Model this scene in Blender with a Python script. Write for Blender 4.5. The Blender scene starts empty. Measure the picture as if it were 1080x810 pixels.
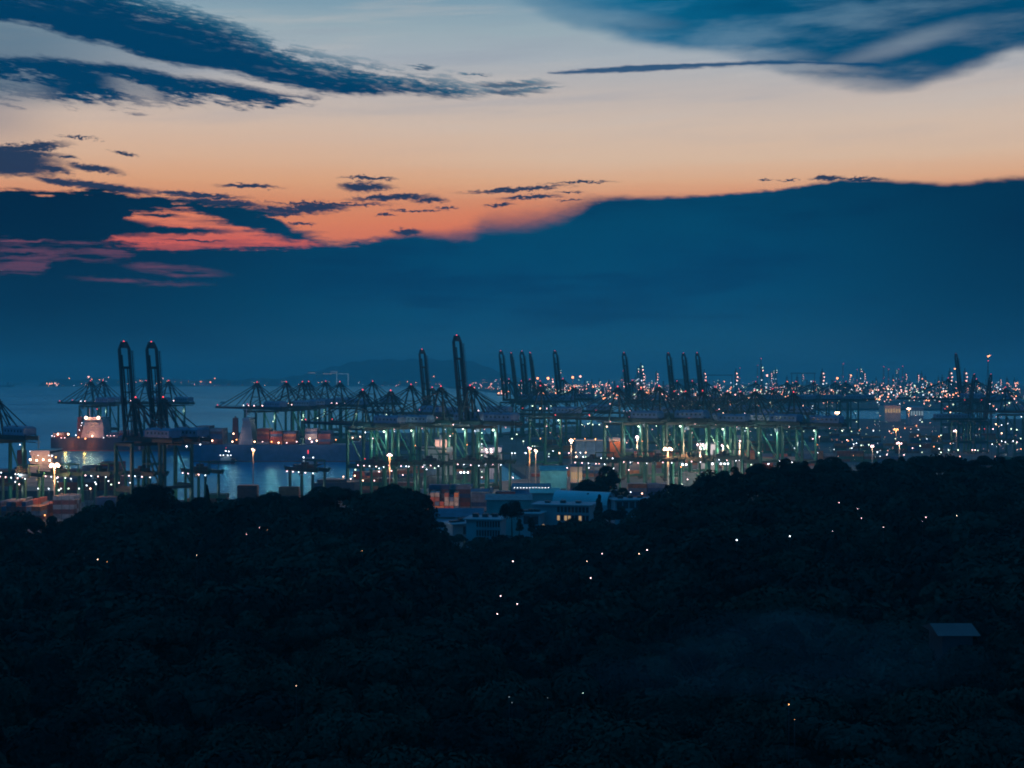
import bpy, math, random
import numpy as np
from mathutils import Vector, Matrix

R = random.Random(7)
NP = np.random.default_rng(11)
S = bpy.context.scene
COL = S.collection
H, F, PY0, PX0 = 85.0, 1500.0, 397.0, 540.0      # eye height, focal length in pixels, horizon row, centre column
QZ = 4.0                                          # quay level above the water

def WX(px, Y): return (px - PX0) / F * Y
def WZ(py, Y): return H - (py - PY0) / F * Y
def lin(r, g, b):
    f = lambda c: (c / 255 / 12.92) if c / 255 <= 0.04045 else ((c / 255 + 0.055) / 1.055) ** 2.4
    return (f(r), f(g), f(b))

# ------------------------------------------------------------------ materials
def mat(name, col, rough=0.6, metal=0.0, var=0.35, scale=0.25, spec=0.4):
    m = bpy.data.materials.new(name); m.use_nodes = True
    nt = m.node_tree; b = nt.nodes['Principled BSDF']
    b.inputs['Roughness'].default_value = rough; b.inputs['Metallic'].default_value = metal
    b.inputs['Specular IOR Level'].default_value = spec
    tc = nt.nodes.new('ShaderNodeTexCoord'); nz = nt.nodes.new('ShaderNodeTexNoise')
    nz.inputs['Scale'].default_value = scale; nz.inputs['Detail'].default_value = 6
    oi = nt.nodes.new('ShaderNodeObjectInfo')
    ad = nt.nodes.new('ShaderNodeVectorMath'); ad.operation = 'ADD'
    mu = nt.nodes.new('ShaderNodeMath'); mu.operation = 'MULTIPLY'; mu.inputs[1].default_value = 80
    nt.links.new(oi.outputs['Random'], mu.inputs[0])
    nt.links.new(tc.outputs['Object'], ad.inputs[0]); nt.links.new(mu.outputs[0], ad.inputs[1])
    nt.links.new(ad.outputs[0], nz.inputs['Vector'])
    cr = nt.nodes.new('ShaderNodeValToRGB')
    cr.color_ramp.elements[0].position = 0.3; cr.color_ramp.elements[1].position = 0.75
    cr.color_ramp.elements[0].color = (*[c * (1 - var) for c in col], 1)
    cr.color_ramp.elements[1].color = (*[min(1, c * (1 + var * 0.6)) for c in col], 1)
    nt.links.new(nz.outputs[0], cr.inputs[0]); nt.links.new(cr.outputs[0], b.inputs['Base Color'])
    return m

def emit(name, col, st):
    m = bpy.data.materials.new(name); m.use_nodes = True
    nt = m.node_tree; nt.nodes.clear()
    e = nt.nodes.new('ShaderNodeEmission'); o = nt.nodes.new('ShaderNodeOutputMaterial')
    e.inputs[0].default_value = (*col, 1); e.inputs[1].default_value = st
    nt.links.new(e.outputs[0], o.inputs[0])
    m.cycles.emission_sampling = 'NONE'
    return m

M = dict(
    crane=mat('crane_green_paint', (0.009, 0.098, 0.078), 0.55, 0, 0.3, 0.15),
    boom=mat('crane_boom_shaded_paint', (0.015, 0.045, 0.05), 0.55, 0, 0.3, 0.15),  # also keeps crossbeams and gantry girders dark, shade put into the colour
    steel=mat('dark_steel', (0.06, 0.07, 0.08), 0.5, 0.4),
    house=mat('pale_blue_sheet_metal', (0.12, 0.2, 0.3), 0.5),
    glass=mat('dark_glass', (0.03, 0.045, 0.06), 0.1, 0, 0.1, 0.2, 0.6),
    white=mat('white_render', (0.3, 0.32, 0.36), 0.75, 0, 0.18, 0.12),
    cream=mat('cream_panel', (0.6, 0.52, 0.44), 0.7, 0, 0.25, 0.12),
    concrete=mat('concrete', (0.3, 0.3, 0.3), 0.85, 0, 0.3, 0.1),
    bluewall=mat('blue_cladding', (0.12, 0.24, 0.38), 0.6),
    teal=mat('teal_roof_sheet', (0.1, 0.34, 0.36), 0.6),
    slate=mat('slate_blue_roof', (0.09, 0.13, 0.19), 0.7),
    red=mat('red_container_paint', (0.24, 0.05, 0.04), 0.65, 0, 0.45, 0.4),
    orange=mat('orange_container_paint', (0.36, 0.13, 0.06), 0.65, 0, 0.45, 0.4),
    blue=mat('blue_container_paint', (0.035, 0.075, 0.16), 0.65, 0, 0.45, 0.4),
    green=mat('green_container_paint', (0.035, 0.12, 0.09), 0.65, 0, 0.45, 0.4),
    grey=mat('grey_container_paint', (0.22, 0.22, 0.24), 0.65, 0, 0.45, 0.4),
    maroon=mat('maroon_container_paint', (0.14, 0.045, 0.05), 0.65, 0, 0.45, 0.4),
    hull=mat('dark_hull_paint', (0.025, 0.04, 0.07), 0.5),
    bluehull=mat('blue_hull_paint', (0.05, 0.11, 0.2), 0.5),
    hullred=mat('red_antifouling', (0.22, 0.04, 0.04), 0.6),
    asphalt=mat('asphalt', (0.05, 0.05, 0.055), 0.9, 0, 0.3, 0.08),
    apron=mat('yard_paving', (0.1, 0.1, 0.105), 0.9, 0, 0.35, 0.03),
    farland=mat('far_land', (0.03, 0.05, 0.05), 0.95, 0, 0.4, 0.002),
    vault=mat('pale_vault_sheet', (0.5, 0.54, 0.58), 0.55, 0, 0.15, 0.1),
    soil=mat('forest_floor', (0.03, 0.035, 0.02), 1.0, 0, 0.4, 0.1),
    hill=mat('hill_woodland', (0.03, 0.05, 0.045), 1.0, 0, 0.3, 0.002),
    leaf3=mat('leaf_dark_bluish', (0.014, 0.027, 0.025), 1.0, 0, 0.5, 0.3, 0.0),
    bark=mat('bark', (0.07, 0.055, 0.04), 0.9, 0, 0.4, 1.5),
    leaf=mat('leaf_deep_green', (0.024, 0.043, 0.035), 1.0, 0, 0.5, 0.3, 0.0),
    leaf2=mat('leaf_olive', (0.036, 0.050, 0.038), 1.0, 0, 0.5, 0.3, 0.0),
    plant=mat('plant_steel', (0.11, 0.13, 0.15), 0.6),
    tank=mat('pale_tank_paint', (0.4, 0.42, 0.43), 0.6),
    paint=mat('white_road_paint', (0.75, 0.75, 0.72), 0.8),
    warm=emit('lamp_warm', (1.0, 0.56, 0.36), 13),
    amber=emit('lamp_amber', (1.0, 0.36, 0.12), 8),
    cool=emit('lamp_cool_white', (0.82, 0.9, 1.0), 8),
    greenish=emit('lamp_greenish_white', (0.75, 1.0, 0.72), 7),
    pink=emit('lamp_pinkish_white', (1.0, 0.6, 0.62), 8.5),
    redl=emit('lamp_red', (1.0, 0.07, 0.08), 3.2),
    window=emit('lit_window', (1.0, 0.66, 0.34), 0.42),
    windowc=emit('lit_window_cool', (0.6, 0.85, 1.0), 0.35),
    famber=emit('far_lamp_amber', (1.0, 0.34, 0.14), 7),
    fpink=emit('far_lamp_pinkish', (1.0, 0.5, 0.4), 5.8),
    fgreen=emit('far_lamp_greenish', (0.72, 1.0, 0.7), 3.9),
    fcool=emit('far_lamp_cool', (0.75, 0.9, 1.0), 3.5),
)

# ------------------------------------------------------------------ mesh builder
LAMP_SIZE = dict(lamp_red=0.58, lamp_warm=0.78, lamp_amber=0.75, lamp_cool_white=0.66, lamp_greenish_white=0.72, lamp_pinkish_white=0.7)
class MB:
    def __init__(s): s.v = []; s.f = []; s.mi = []; s.mats = []
    def slot(s, m):
        if m not in s.mats: s.mats.append(m)
        return s.mats.index(m)
    def add(s, vs, fs, m):
        k = len(s.v); i = s.slot(m)
        s.v += [tuple(p) for p in vs]
        for f in fs: s.f.append([k + j for j in f]); s.mi.append(i)
    def hexa(s, b, t, m):                 # bottom ring / top ring of four points
        s.add(list(b) + list(t), [(3, 2, 1, 0), (4, 5, 6, 7), (0, 1, 5, 4), (1, 2, 6, 5), (2, 3, 7, 6), (3, 0, 4, 7)], m)
    def box(s, x0, x1, y0, y1, z0, z1, m):
        s.hexa([(x0, y0, z0), (x1, y0, z0), (x1, y1, z0), (x0, y1, z0)], [(x0, y0, z1), (x1, y0, z1), (x1, y1, z1), (x0, y1, z1)], m)
    def beam(s, a, b, w, h, m, w2=None, h2=None):
        a = Vector(a); b = Vector(b); d = (b - a).normalized()
        up = Vector((0, 0, 1)) if abs(d.z) < 0.95 else Vector((1, 0, 0))
        sx = d.cross(up).normalized(); sy = sx.cross(d).normalized()
        w2 = w if w2 is None else w2; h2 = h if h2 is None else h2
        q = lambda p, w, h: [p - sx * w / 2 - sy * h / 2, p + sx * w / 2 - sy * h / 2, p + sx * w / 2 + sy * h / 2, p - sx * w / 2 + sy * h / 2]
        s.hexa(q(a, w, h), q(b, w2, h2), m)
    def tube(s, a, b, r, m, n=8, r2=None):
        a = Vector(a); b = Vector(b); d = (b - a).normalized()
        up = Vector((0, 0, 1)) if abs(d.z) < 0.95 else Vector((1, 0, 0))
        sx = d.cross(up).normalized(); sy = sx.cross(d)
        r2 = r if r2 is None else r2
        vs = [a + (sx * math.cos(i * 2 * math.pi / n) + sy * math.sin(i * 2 * math.pi / n)) * r for i in range(n)]
        vs += [b + (sx * math.cos(i * 2 * math.pi / n) + sy * math.sin(i * 2 * math.pi / n)) * r2 for i in range(n)]
        s.add(vs, [(i, (i + 1) % n, n + (i + 1) % n, n + i) for i in range(n)] + [tuple(range(n))[::-1], tuple(range(n, 2 * n))], m)
    def ball(s, c, r, m, n=8, k=5):
        r *= LAMP_SIZE.get(m.name, 1.0)
        vs = [(c[0], c[1], c[2] - r)]
        for j in range(1, k):
            t = -math.pi / 2 + math.pi * j / k
            for i in range(n):
                a = 2 * math.pi * i / n
                vs.append((c[0] + r * math.cos(t) * math.cos(a), c[1] + r * math.cos(t) * math.sin(a), c[2] + r * math.sin(t)))
        vs.append((c[0], c[1], c[2] + r)); L = len(vs) - 1
        fs = [(0, 1 + (i + 1) % n, 1 + i) for i in range(n)]
        for j in range(k - 2):
            o = 1 + j * n
            fs += [(o + i, o + (i + 1) % n, o + n + (i + 1) % n, o + n + i) for i in range(n)]
        o = 1 + (k - 2) * n
        fs += [(o + i, o + (i + 1) % n, L) for i in range(n)]
        s.add(vs, fs, m)
    def prism(s, poly, z0, z1, m):
        n = len(poly)
        s.add([(x, y, z0) for x, y in poly] + [(x, y, z1) for x, y in poly],
              [tuple(range(n))[::-1], tuple(range(n, 2 * n))] + [(i, (i + 1) % n, n + (i + 1) % n, n + i) for i in range(n)], m)
    def mesh(s, name):
        me = bpy.data.meshes.new(name); me.from_pydata(s.v, [], s.f)
        for m in s.mats: me.materials.append(m)
        me.polygons.foreach_set('material_index', s.mi); me.update()
        return me
    def build(s, name, parent=None, loc=(0, 0, 0), rz=0.0):
        o = bpy.data.objects.new(name, s.mesh(name)); COL.objects.link(o)
        o.location = loc; o.rotation_euler = (0, 0, rz)
        if parent is not None: o.parent = parent
        return o

def tag(o, label=None, cat=None, group=None, kind=None):
    if label: o['label'] = label
    if cat: o['category'] = cat
    if group: o['group'] = group
    if kind: o['kind'] = kind
    return o
def thing(name, label, cat, loc=(0, 0, 0), rz=0.0, group=None, sc=1.0):
    o = bpy.data.objects.new(name, None); COL.objects.link(o)
    o.location = loc; o.rotation_euler = (0, 0, rz); o.scale = (sc, sc, sc)
    return tag(o, label, cat, group)
KIDS = {}
def kids(o): return [c for c in o.children]
def copy_tree(o, parent=None):
    c = o.copy(); COL.objects.link(c)
    if parent is not None: c.parent = parent
    for ch in list(o.children): copy_tree(ch, c)
    return c
def remove_tree(o):
    for ch in list(o.children): remove_tree(ch)
    bpy.data.objects.remove(o)
LF = 0.46
def point(loc, power, col, r=0.6, parent=None):
    l = bpy.data.lights.new('point_light', 'POINT'); l.energy = power * LF; l.color = col; l.shadow_soft_size = r
    o = bpy.data.objects.new('point_light', l); COL.objects.link(o); o.location = loc
    if parent is not None: o.parent = parent
    return o
WARM, AMB, WHT, GRN = (1, 0.62, 0.4), (1, 0.42, 0.16), (0.95, 0.97, 1.0), (0.8, 1.0, 0.8)
ORD = ['first', 'second', 'third', 'fourth', 'fifth', 'sixth', 'seventh', 'eighth', 'ninth', 'tenth', 'eleventh', 'twelfth', 'thirteenth', 'fourteenth', 'fifteenth', 'sixteenth']

# ------------------------------------------------------------------ world: dusk sky by azimuth and elevation
def build_world():
    w = bpy.data.worlds.new('World'); S.world = w; w.use_nodes = True
    nt = w.node_tree; nt.nodes.clear(); L = nt.links
    def nd(t, **k):
        n = nt.nodes.new(t)
        for a, b in k.items(): setattr(n, a, b)
        return n
    def sock(i, v):
        if isinstance(v, (int, float)): i.default_value = v
        elif isinstance(v, tuple): i.default_value = v
        else: L.new(v, i)
    def m(op, a, b=0.0, c=0.0, clamp=False):
        n = nd('ShaderNodeMath', operation=op, use_clamp=clamp)
        sock(n.inputs[0], a); sock(n.inputs[1], b)
        if len(n.inputs) > 2: sock(n.inputs[2], c)
        return n.outputs[0]
    def ss(v, e0, e1):
        n = nd('ShaderNodeMapRange', interpolation_type='SMOOTHSTEP')
        sock(n.inputs['Value'], v); sock(n.inputs['From Min'], e0); sock(n.inputs['From Max'], e1)
        return n.outputs[0]
    def mix(f, a, b):
        n = nd('ShaderNodeMix', data_type='RGBA')
        sock(n.inputs[0], f); sock(n.inputs[6], a); sock(n.inputs[7], b)
        return n.outputs[2]
    C = lambda r, g, b: (*lin(r, g, b), 1.0)
    tc = nd('ShaderNodeTexCoord'); sp = nd('ShaderNodeSeparateXYZ'); L.new(tc.outputs['Generated'], sp.inputs[0])
    x, y, z = sp.outputs
    az = m('ARCTAN2', x, y)
    hyp = m('SQRT', m('ADD', m('MULTIPLY', x, x), m('MULTIPLY', y, y)))
    te = m('DIVIDE', z, m('MAXIMUM', hyp, 1e-4))
    U0 = m('MULTIPLY_ADD', az, 1500, 540)                # azimuth, 1500 units to the radian, the sunset at 540
    V0 = m('MULTIPLY_ADD', te, -1500, 397)               # tangent of elevation, horizon at 397
    def cv(px, py):
        a = math.atan((px - 540) / 1500)
        return a * 1500 + 540, 397 - (397 - py) * math.cos(a)
    def noise(u, v, su, sv, detail=5, rough=0.55, seed=0.0, lac=2.0):
        cb = nd('ShaderNodeCombineXYZ'); sock(cb.inputs[0], m('MULTIPLY', u, su)); sock(cb.inputs[1], m('MULTIPLY', v, sv)); cb.inputs[2].default_value = seed
        n = nd('ShaderNodeTexNoise'); L.new(cb.outputs[0], n.inputs['Vector'])
        n.inputs['Scale'].default_value = 1; n.inputs['Detail'].default_value = detail; n.inputs['Roughness'].default_value = rough; n.inputs['Lacunarity'].default_value = lac
        return m('SUBTRACT', n.outputs[0], 0.5)
    n_big = noise(U0, V0, 0.012, 0.03, 6, 0.6, 1.3)
    n_fine = noise(U0, V0, 0.06, 0.16, 5, 0.62, 4.1)
    n_str = noise(U0, V0, 0.012, 0.22, 5, 0.55, 8.7)
    U = m('ADD', U0, m('MULTIPLY', n_fine, 22))
    V = m('ADD', V0, m('ADD', m('MULTIPLY', n_big, 11), m('MULTIPLY', n_fine, 9)))
    un = m('DIVIDE', m('SUBTRACT', U, 10), 1060)
    un0 = m('DIVIDE', m('SUBTRACT', U0, 10), 1060)
    n_hf = noise(U0, V0, 0.16, 0.45, 4, 0.6, 31.0)
    VP = m('ADD', V, m('MULTIPLY', n_hf, 9)); UP = m('ADD', U, m('MULTIPLY', n_hf, 20))
    def curve(pts, raw=False, lo=-60.0, hi=460.0, src=None):
        pts = [((cv(a, b)) if not raw else (cv(a, 0)[0], b)) for a, b in pts]
        pts = [((a - 10) / 1060, (b - lo) / (hi - lo)) for a, b in pts]
        n = nd('ShaderNodeFloatCurve'); sock(n.inputs['Value'], src if src is not None else un); n.inputs['Factor'].default_value = 1
        mp = n.mapping; mp.use_clip = False; mp.extend = 'HORIZONTAL'; c = mp.curves[0]
        c.points[0].location = pts[0]; c.points[1].location = pts[-1]
        for p in pts[1:-1]: c.points.new(*p)
        mp.update()
        return m('MULTIPLY_ADD', n.outputs[0], hi - lo, lo)
    def band(top, bot, soft, v=None):
        v = V if v is None else v
        a = ss(m('SUBTRACT', v, curve(top)), -soft, soft); b = ss(m('SUBTRACT', curve(bot), v), -soft, soft)
        return m('MULTIPLY', a, b)
    def ell(px, py, a, b, soft=0.35, tilt=0.0, u=None, v=None):
        u = U if u is None else u; v = V if v is None else v
        cx, cy = cv(px, py)
        du = m('SUBTRACT', u, cx); dv = m('SUBTRACT', v, cy)
        if tilt: dv = m('SUBTRACT', dv, m('MULTIPLY', du, tilt))
        d = m('SQRT', m('ADD', m('POWER', m('DIVIDE', du, a), 2), m('POWER', m('DIVIDE', dv, b), 2)))
        return ss(d, 1 + soft, 1 - soft)
    # ---- clear sky
    rp = nd('ShaderNodeValToRGB'); L.new(m('DIVIDE', m('ADD', m('ADD', V0, 1500), m('MULTIPLY', n_str, 10)), 1900), rp.inputs[0])
    stops = [(-1500, (0, 82, 140)), (-700, (10, 104, 160)), (-330, (34, 118, 164)), (-110, (92, 146, 172)), (5, (130, 162, 180)), (32, (158, 177, 186)), (62, (171, 180, 188)), (100, (198, 188, 183)),
             (135, (218, 195, 177)), (170, (227, 193, 165)), (195, (232, 176, 136)), (215, (226, 142, 104)), (235, (234, 124, 86)), (252, (228, 104, 80)), (275, (150, 76, 86)), (330, (60, 74, 104))]
    el = rp.color_ramp.elements
    while len(el) < len(stops): el.new(0.5)
    for e, (v, c) in zip(el, stops): e.position = (v + 1500) / 1900; e.color = C(*c)
    sky = rp.outputs[0]
    vl = noise(m('ADD', U0, m('MULTIPLY', V0, 1.2)), m('ADD', V0, m('MULTIPLY', U0, 0.05)), 0.004, 0.04, 5, 0.55, 71.0)
    sky = mix(m('MULTIPLY', ss(vl, -0.02, 0.2), m('MULTIPLY', ss(V0, 190, 90), 0.3)), sky, C(150, 160, 176))
    sky = mix(m('MULTIPLY', ss(vl, -0.02, -0.2), m('MULTIPLY', ss(V0, 190, 90), 0.3)), sky, C(206, 198, 192))
    # warmer towards the low sun, cooler away from it
    warm = m('MULTIPLY', ss(m('ABSOLUTE', m('SUBTRACT', U0, 250)), 420, 40), ss(V0, 105, 200))
    sky = mix(m('MULTIPLY', warm, 0.34), sky, C(232, 158, 108))
    gl = m('MULTIPLY', ss(U0, 110, -20), m('MULTIPLY', ss(V0, 95, 120), ss(V0, 185, 140)))
    sky = mix(m('MULTIPLY', gl, 0.6), sky, C(110, 118, 138))
    front = ss(m('ABSOLUTE', az), 1.9, 0.45)
    sky = mix(front, C(0, 112, 172), sky)
    # ---- upper right cloud sheet
    cw = m('ADD', m('MULTIPLY', noise(U0, V0, 0.006, 0.035, 5, 0.5, 2.2), 0.7), m('MULTIPLY', noise(m('ADD', U0, m('MULTIPLY', V0, 2.0)), m('SUBTRACT', V0, m('MULTIPLY', U0, 0.06)), 0.011, 0.045, 7, 0.6, 61.0), 0.6))
    cm = ss(m('SUBTRACT', curve([(10, -58), (440, -40), (520, -8), (560, 10), (600, 26), (640, 36), (680, 46), (720, 53), (760, 57), (800, 68), (840, 82), (880, 90), (920, 95), (955, 92), (990, 83), (1025, 73), (1055, 60), (1070, 54)], src=un0),
                     m('ADD', V0, m('ADD', m('MULTIPLY', n_big, 16), m('MULTIPLY', cw, 22)))), -7, 10)
    cover = m('MULTIPLY', ss(U0, 470, 660), m('MULTIPLY_ADD', ss(cw, -0.22, 0.1), 0.26, 0.74))
    wisp = m('MAXIMUM', m('MULTIPLY', ell(955, 47, 62, 9, 0.9, -0.22, U0, m('ADD', V0, m('MULTIPLY', n_big, 14))), 0.38), m('MULTIPLY', ell(630, 18, 60, 10, 0.9, 0.12, U0), 0.35))
    wisp = m('MAXIMUM', wisp, m('MULTIPLY', ell(760, 58, 70, 7, 0.9, 0.05, U0), 0.5))
    wisp = m('MAXIMUM', wisp, m('MULTIPLY', ell(900, 86, 40, 6, 0.9, 0.1, U0), 0.4))
    wisp = m('MAXIMUM', wisp, m('MULTIPLY', ell(840, 71, 60, 5, 0.9, 0.1, U0), 0.5))
    cm = m('MULTIPLY', m('MULTIPLY', cm, cover), m('SUBTRACT', 1, wisp))
    above = ss(V0, -420, -120)                                        # the sheet thins overhead
    cm = m('MULTIPLY', cm, m('MULTIPLY_ADD', above, 0.75, 0.25))
    ccol = mix(ss(m('ADD', U0, m('MULTIPLY', cw, 500)), 560, 1000), C(12, 108, 148), C(0, 74, 112))
    sky = mix(cm, sky, ccol)
    # ---- veil between the left streaks
    veil = m('MULTIPLY', m('MULTIPLY', ss(U0, 300, 30), band([(10, 15), (300, 70), (1070, 300)], [(10, 104), (300, 110), (1070, 100)], 16, V0)), 0.75)
    sky = mix(veil, sky, C(62, 104, 130))
    # ---- left streaks
    fib = noise(m('ADD', U0, m('MULTIPLY', V0, 0.6)), m('SUBTRACT', V0, m('MULTIPLY', U0, 0.16)), 0.016, 0.1, 7, 0.68, 12.0)
    fib2 = noise(m('ADD', U0, m('MULTIPLY', V0, 1.6)), m('SUBTRACT', V0, m('MULTIPLY', U0, 0.16)), 0.045, 0.24, 5, 0.66, 15.0)
    VA = m('ADD', V0, m('ADD', m('MULTIPLY', fib, 58), m('MULTIPLY', fib2, 40)))
    VB = m('ADD', V0, m('ADD', m('MULTIPLY', fib, 18), m('MULTIPLY', fib2, 10)))
    ta = curve([(10, -30), (110, -22), (150, -6), (180, 2), (210, 10), (240, 20), (265, 32), (290, 44), (315, 54), (345, 62), (380, 68), (405, 74), (435, 78), (460, 83), (490, 90), (512, 99), (530, 112), (1070, 300)])
    ba = curve([(10, 22), (40, 29), (75, 40), (112, 47), (150, 60), (185, 68), (230, 73), (270, 82), (300, 91), (340, 98), (380, 100), (410, 100), (440, 99), (470, 101), (492, 102), (514, 100), (530, 96), (1070, 0)])
    A = m('MULTIPLY', ss(m('SUBTRACT', VA, ta), -6, 10), ss(m('SUBTRACT', ba, VB), -4, 4))
    tb = curve([(10, 61), (40, 60), (80, 65), (120, 67), (150, 72), (190, 80), (225, 86), (270, 93), (300, 99), (330, 101), (350, 106), (370, 120), (1070, 300)])
    bb = curve([(10, 100), (60, 103), (100, 107), (150, 109), (200, 107), (260, 108), (300, 107), (335, 104), (352, 101), (370, 94), (1070, 0)])
    B = m('MULTIPLY', ss(m('SUBTRACT', VB, tb), -4, 4), ss(m('SUBTRACT', bb, VA), -7, 7))
    B = m('MULTIPLY', B, m('SUBTRACT', 1, m('MAXIMUM', m('MULTIPLY', ell(10, 89, 34, 8, 0.7, 0.0, U0, VA), 0.8), m('MULTIPLY', ell(145, 96, 26, 8, 0.7, 0.25, U0, VA), 0.7))))
    holes = m('MULTIPLY', ss(m('ADD', fib, m('MULTIPLY', fib2, 0.8)), -0.02, 0.34), ss(m('SUBTRACT', V0, ta), 44, 4))
    A = m('MULTIPLY', A, m('SUBTRACT', 1, m('MULTIPLY', holes, 0.75)))
    B = m('MULTIPLY', B, m('SUBTRACT', 1, m('MULTIPLY', ss(m('ADD', fib, m('MULTIPLY', fib2, 0.8)), 0.08, 0.34), 0.6)))
    AB = m('MAXIMUM', A, B)
    for e in [(535, 89, 42, 3.2, -0.03), (536, 96, 34, 3.0, 0.0), (500, 79, 14, 1.2, 0.0), (446, 70, 14, 2, 0.1), (570, 93, 24, 1.4, -0.04)]:
        AB = m('MAXIMUM', AB, m('MULTIPLY', ell(e[0], e[1], e[2], e[3], 0.6, e[4], U, VB), 0.85))
    acol = mix(m('MULTIPLY', ss(m('SUBTRACT', VA, ta), 26, 2), ss(m('ADD', fib, fib2), -0.25, 0.25)), C(0, 60, 98), C(30, 108, 138))
    sky = mix(AB, sky, acol)
    lens = band([(10, 300), (560, 90), (578, 77.3), (600, 74.6), (640, 71), (700, 68), (760, 66), (820, 64.3), (880, 66), (930, 68), (945, 74), (1070, 200)],
                [(10, 0), (560, 66), (578, 77.5), (600, 78), (640, 77), (700, 74), (760, 70.5), (820, 67.5), (880, 68), (930, 69), (945, 64), (1070, 0)], 1.6, m('ADD', V0, m('ADD', m('MULTIPLY', n_fine, 4), m('MULTIPLY', n_str, 5))))
    sky = mix(m('MULTIPLY', lens, 0.92), sky, C(0, 72, 116))
    # ---- small streaks and the puffs over the bank
    pf = None
    for e in [(390, 188, 28, 1.6, 0), (386, 197, 26, 4.2, 0), (412, 208, 42, 2.6, -0.03), (453, 211.5, 18, 2.8, 0), (262, 197, 30, 1.8, 0), (330, 218, 38, 3.6, -0.05), (345, 214, 60, 1.6, 0), (300, 221, 40, 3, 0.02), (318, 236, 14, 1.2, 0),
              (545, 199.5, 52, 2.2, -0.06), (560, 208.5, 28, 2.2, -0.06), (526, 216, 14, 1.5, -0.05), (610, 192.2, 36, .9, -0.02), (600, 203, 14, .8, 0), (600, 211, 14, .9, -0.05), (440, 222, 26, .9, 0), (470, 219, 12, 1, 0), (405, 226, 12, .9, 0),
              (873, 188.5, 17, 2.2, 0), (905, 189, 26, 1.5, 0), (831, 190, 10, 1.1, 0), (808, 189.5, 6, .8, 0), (430, 246, 14, 3.5, 0.05),
              (8, 168, 50, 9.5, 0.03), (12, 176, 46, 7.5, 0.05), (30, 155, 36, 3.8, -0.12), (20, 162, 40, 4, 0), (98, 177, 25, 3.4, 0.1), (131, 160.5, 11, 1.6, 0.1), (82, 144.5, 18, .8, 0.02), (62, 192, 22, 3, 0.12), (70, 166, 10, 1.2, 0), (5, 159, 14, 2.5, 0), (52, 178, 20, 4, 0.1),
              (110, 197, 50, 4, 0.08), (205, 206, 48, 2.4, 0.03), (232, 214, 50, 3, 0.03), (290, 225, 30, 2.2, 0)]:
        q = ell(e[0], e[1], e[2], e[3] * 1.1, 0.45, e[4], UP, VP)
        pf = q if pf is None else m('MAXIMUM', pf, q)
    sky = mix(m('MULTIPLY', pf, 0.97), sky, C(0, 46, 82))
    # ---- the great bank
    top = curve([(10, 199), (60, 203), (100, 200), (150, 206), (185, 211), (215, 213), (255, 219), (280, 224), (298, 233), (320, 243), (345, 252), (370, 255), (400, 251), (430, 247), (470, 248), (495, 243), (512, 234), (540, 232), (570, 228), (600, 220), (622, 212),
                 (640, 208.5), (700, 208.5), (760, 205), (820, 200), (860, 194), (900, 190), (950, 191), (1010, 193), (1045, 190), (1070, 188)])
    sf = curve([(10, 3), (290, 3), (330, 7), (380, 5), (470, 9), (520, 17), (600, 16), (634, 6), (700, 3.2), (860, 2.4), (950, 3), (1070, 5)], True, 0, 20, un0)
    lw = ss(U0, 470, 330); n_rag = noise(U0, V0, 0.03, 0.14, 6, 0.62, 51.0)
    dv = m('SUBTRACT', m('ADD', V0, m('ADD', m('ADD', m('MULTIPLY', n_big, 6), m('MULTIPLY', n_fine, 6)), m('MULTIPLY', lw, m('ADD', m('MULTIPLY', n_rag, 26), m('MULTIPLY', n_str, 12))))), top)
    bank = ss(m('DIVIDE', dv, sf), -1, 1)
    bn = noise(U0, V0, 0.004, 0.012, 4, 0.5, 21.0)
    br = nd('ShaderNodeValToRGB'); L.new(m('DIVIDE', m('ADD', V0, m('MULTIPLY', bn, 45)), 480), br.inputs[0])
    bst = [(185, (0, 54, 88)), (225, (0, 57, 92)), (270, (0, 63, 102)), (310, (2, 68, 108)), (345, (14, 78, 116)), (375, (34, 92, 126)), (400, (44, 98, 130)), (440, (10, 55, 85))]
    el = br.color_ramp.elements
    while len(el) < len(bst): el.new(0.5)
    for e, (v, c) in zip(el, bst): e.position = v / 480; e.color = C(*c)
    bv = m('ADD', noise(U0, V0, 0.0035, 0.014, 5, 0.6, 41.0), m('MULTIPLY', n_str, 0.22))
    bbase = mix(m('MULTIPLY', ss(bv, -0.14, 0.14), 0.5), br.outputs[0], C(0, 78, 112))
    bbase = mix(m('MULTIPLY', ss(bv, 0.02, -0.18), 0.6), bbase, C(0, 48, 86))
    bbase = mix(m('MULTIPLY', ss(U0, 720, 1090), m('MULTIPLY_ADD', ss(V0, 400, 300), 0.25, 0.6)), bbase, C(0, 40, 70))
    bcol = mix(m('MULTIPLY', ss(U0, 520, 60), m('MULTIPLY_ADD', ss(V0, 330, 240), 0.15, 0.8)), bbase, C(0, 28, 56))
    VG = m('ADD', V0, m('ADD', m('ADD', m('MULTIPLY', n_str, 22), m('MULTIPLY', n_rag, 16)), m('MULTIPLY', n_fine, 8)))
    gap = band([(10, 300), (100, 262), (118, 252), (140, 229), (165, 225), (195, 222), (212, 225), (232, 233), (262, 243), (300, 251), (345, 258), (365, 262), (1070, 400)],
               [(10, 200), (100, 254), (118, 255), (140, 259), (165, 261), (195, 261), (212, 261), (232, 261), (262, 261), (300, 260), (345, 258.5), (365, 255), (1070, 100)], 3.6, m('ADD', VG, m('MULTIPLY', n_hf, 6)))
    tong = m('MAXIMUM', ell(165, 242, 74, 4.2, 0.35, 0.0), m('MAXIMUM', ell(172, 226.5, 18, 1.6, .5), m('MAXIMUM', ell(118, 240, 46, 10, .3), ell(205, 253, 30, .9, .6))))
    gap = m('MULTIPLY', gap, m('SUBTRACT', 1, tong))
    gcol = mix(ss(V0, 225, 262), C(240, 136, 96), C(222, 98, 84))
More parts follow.
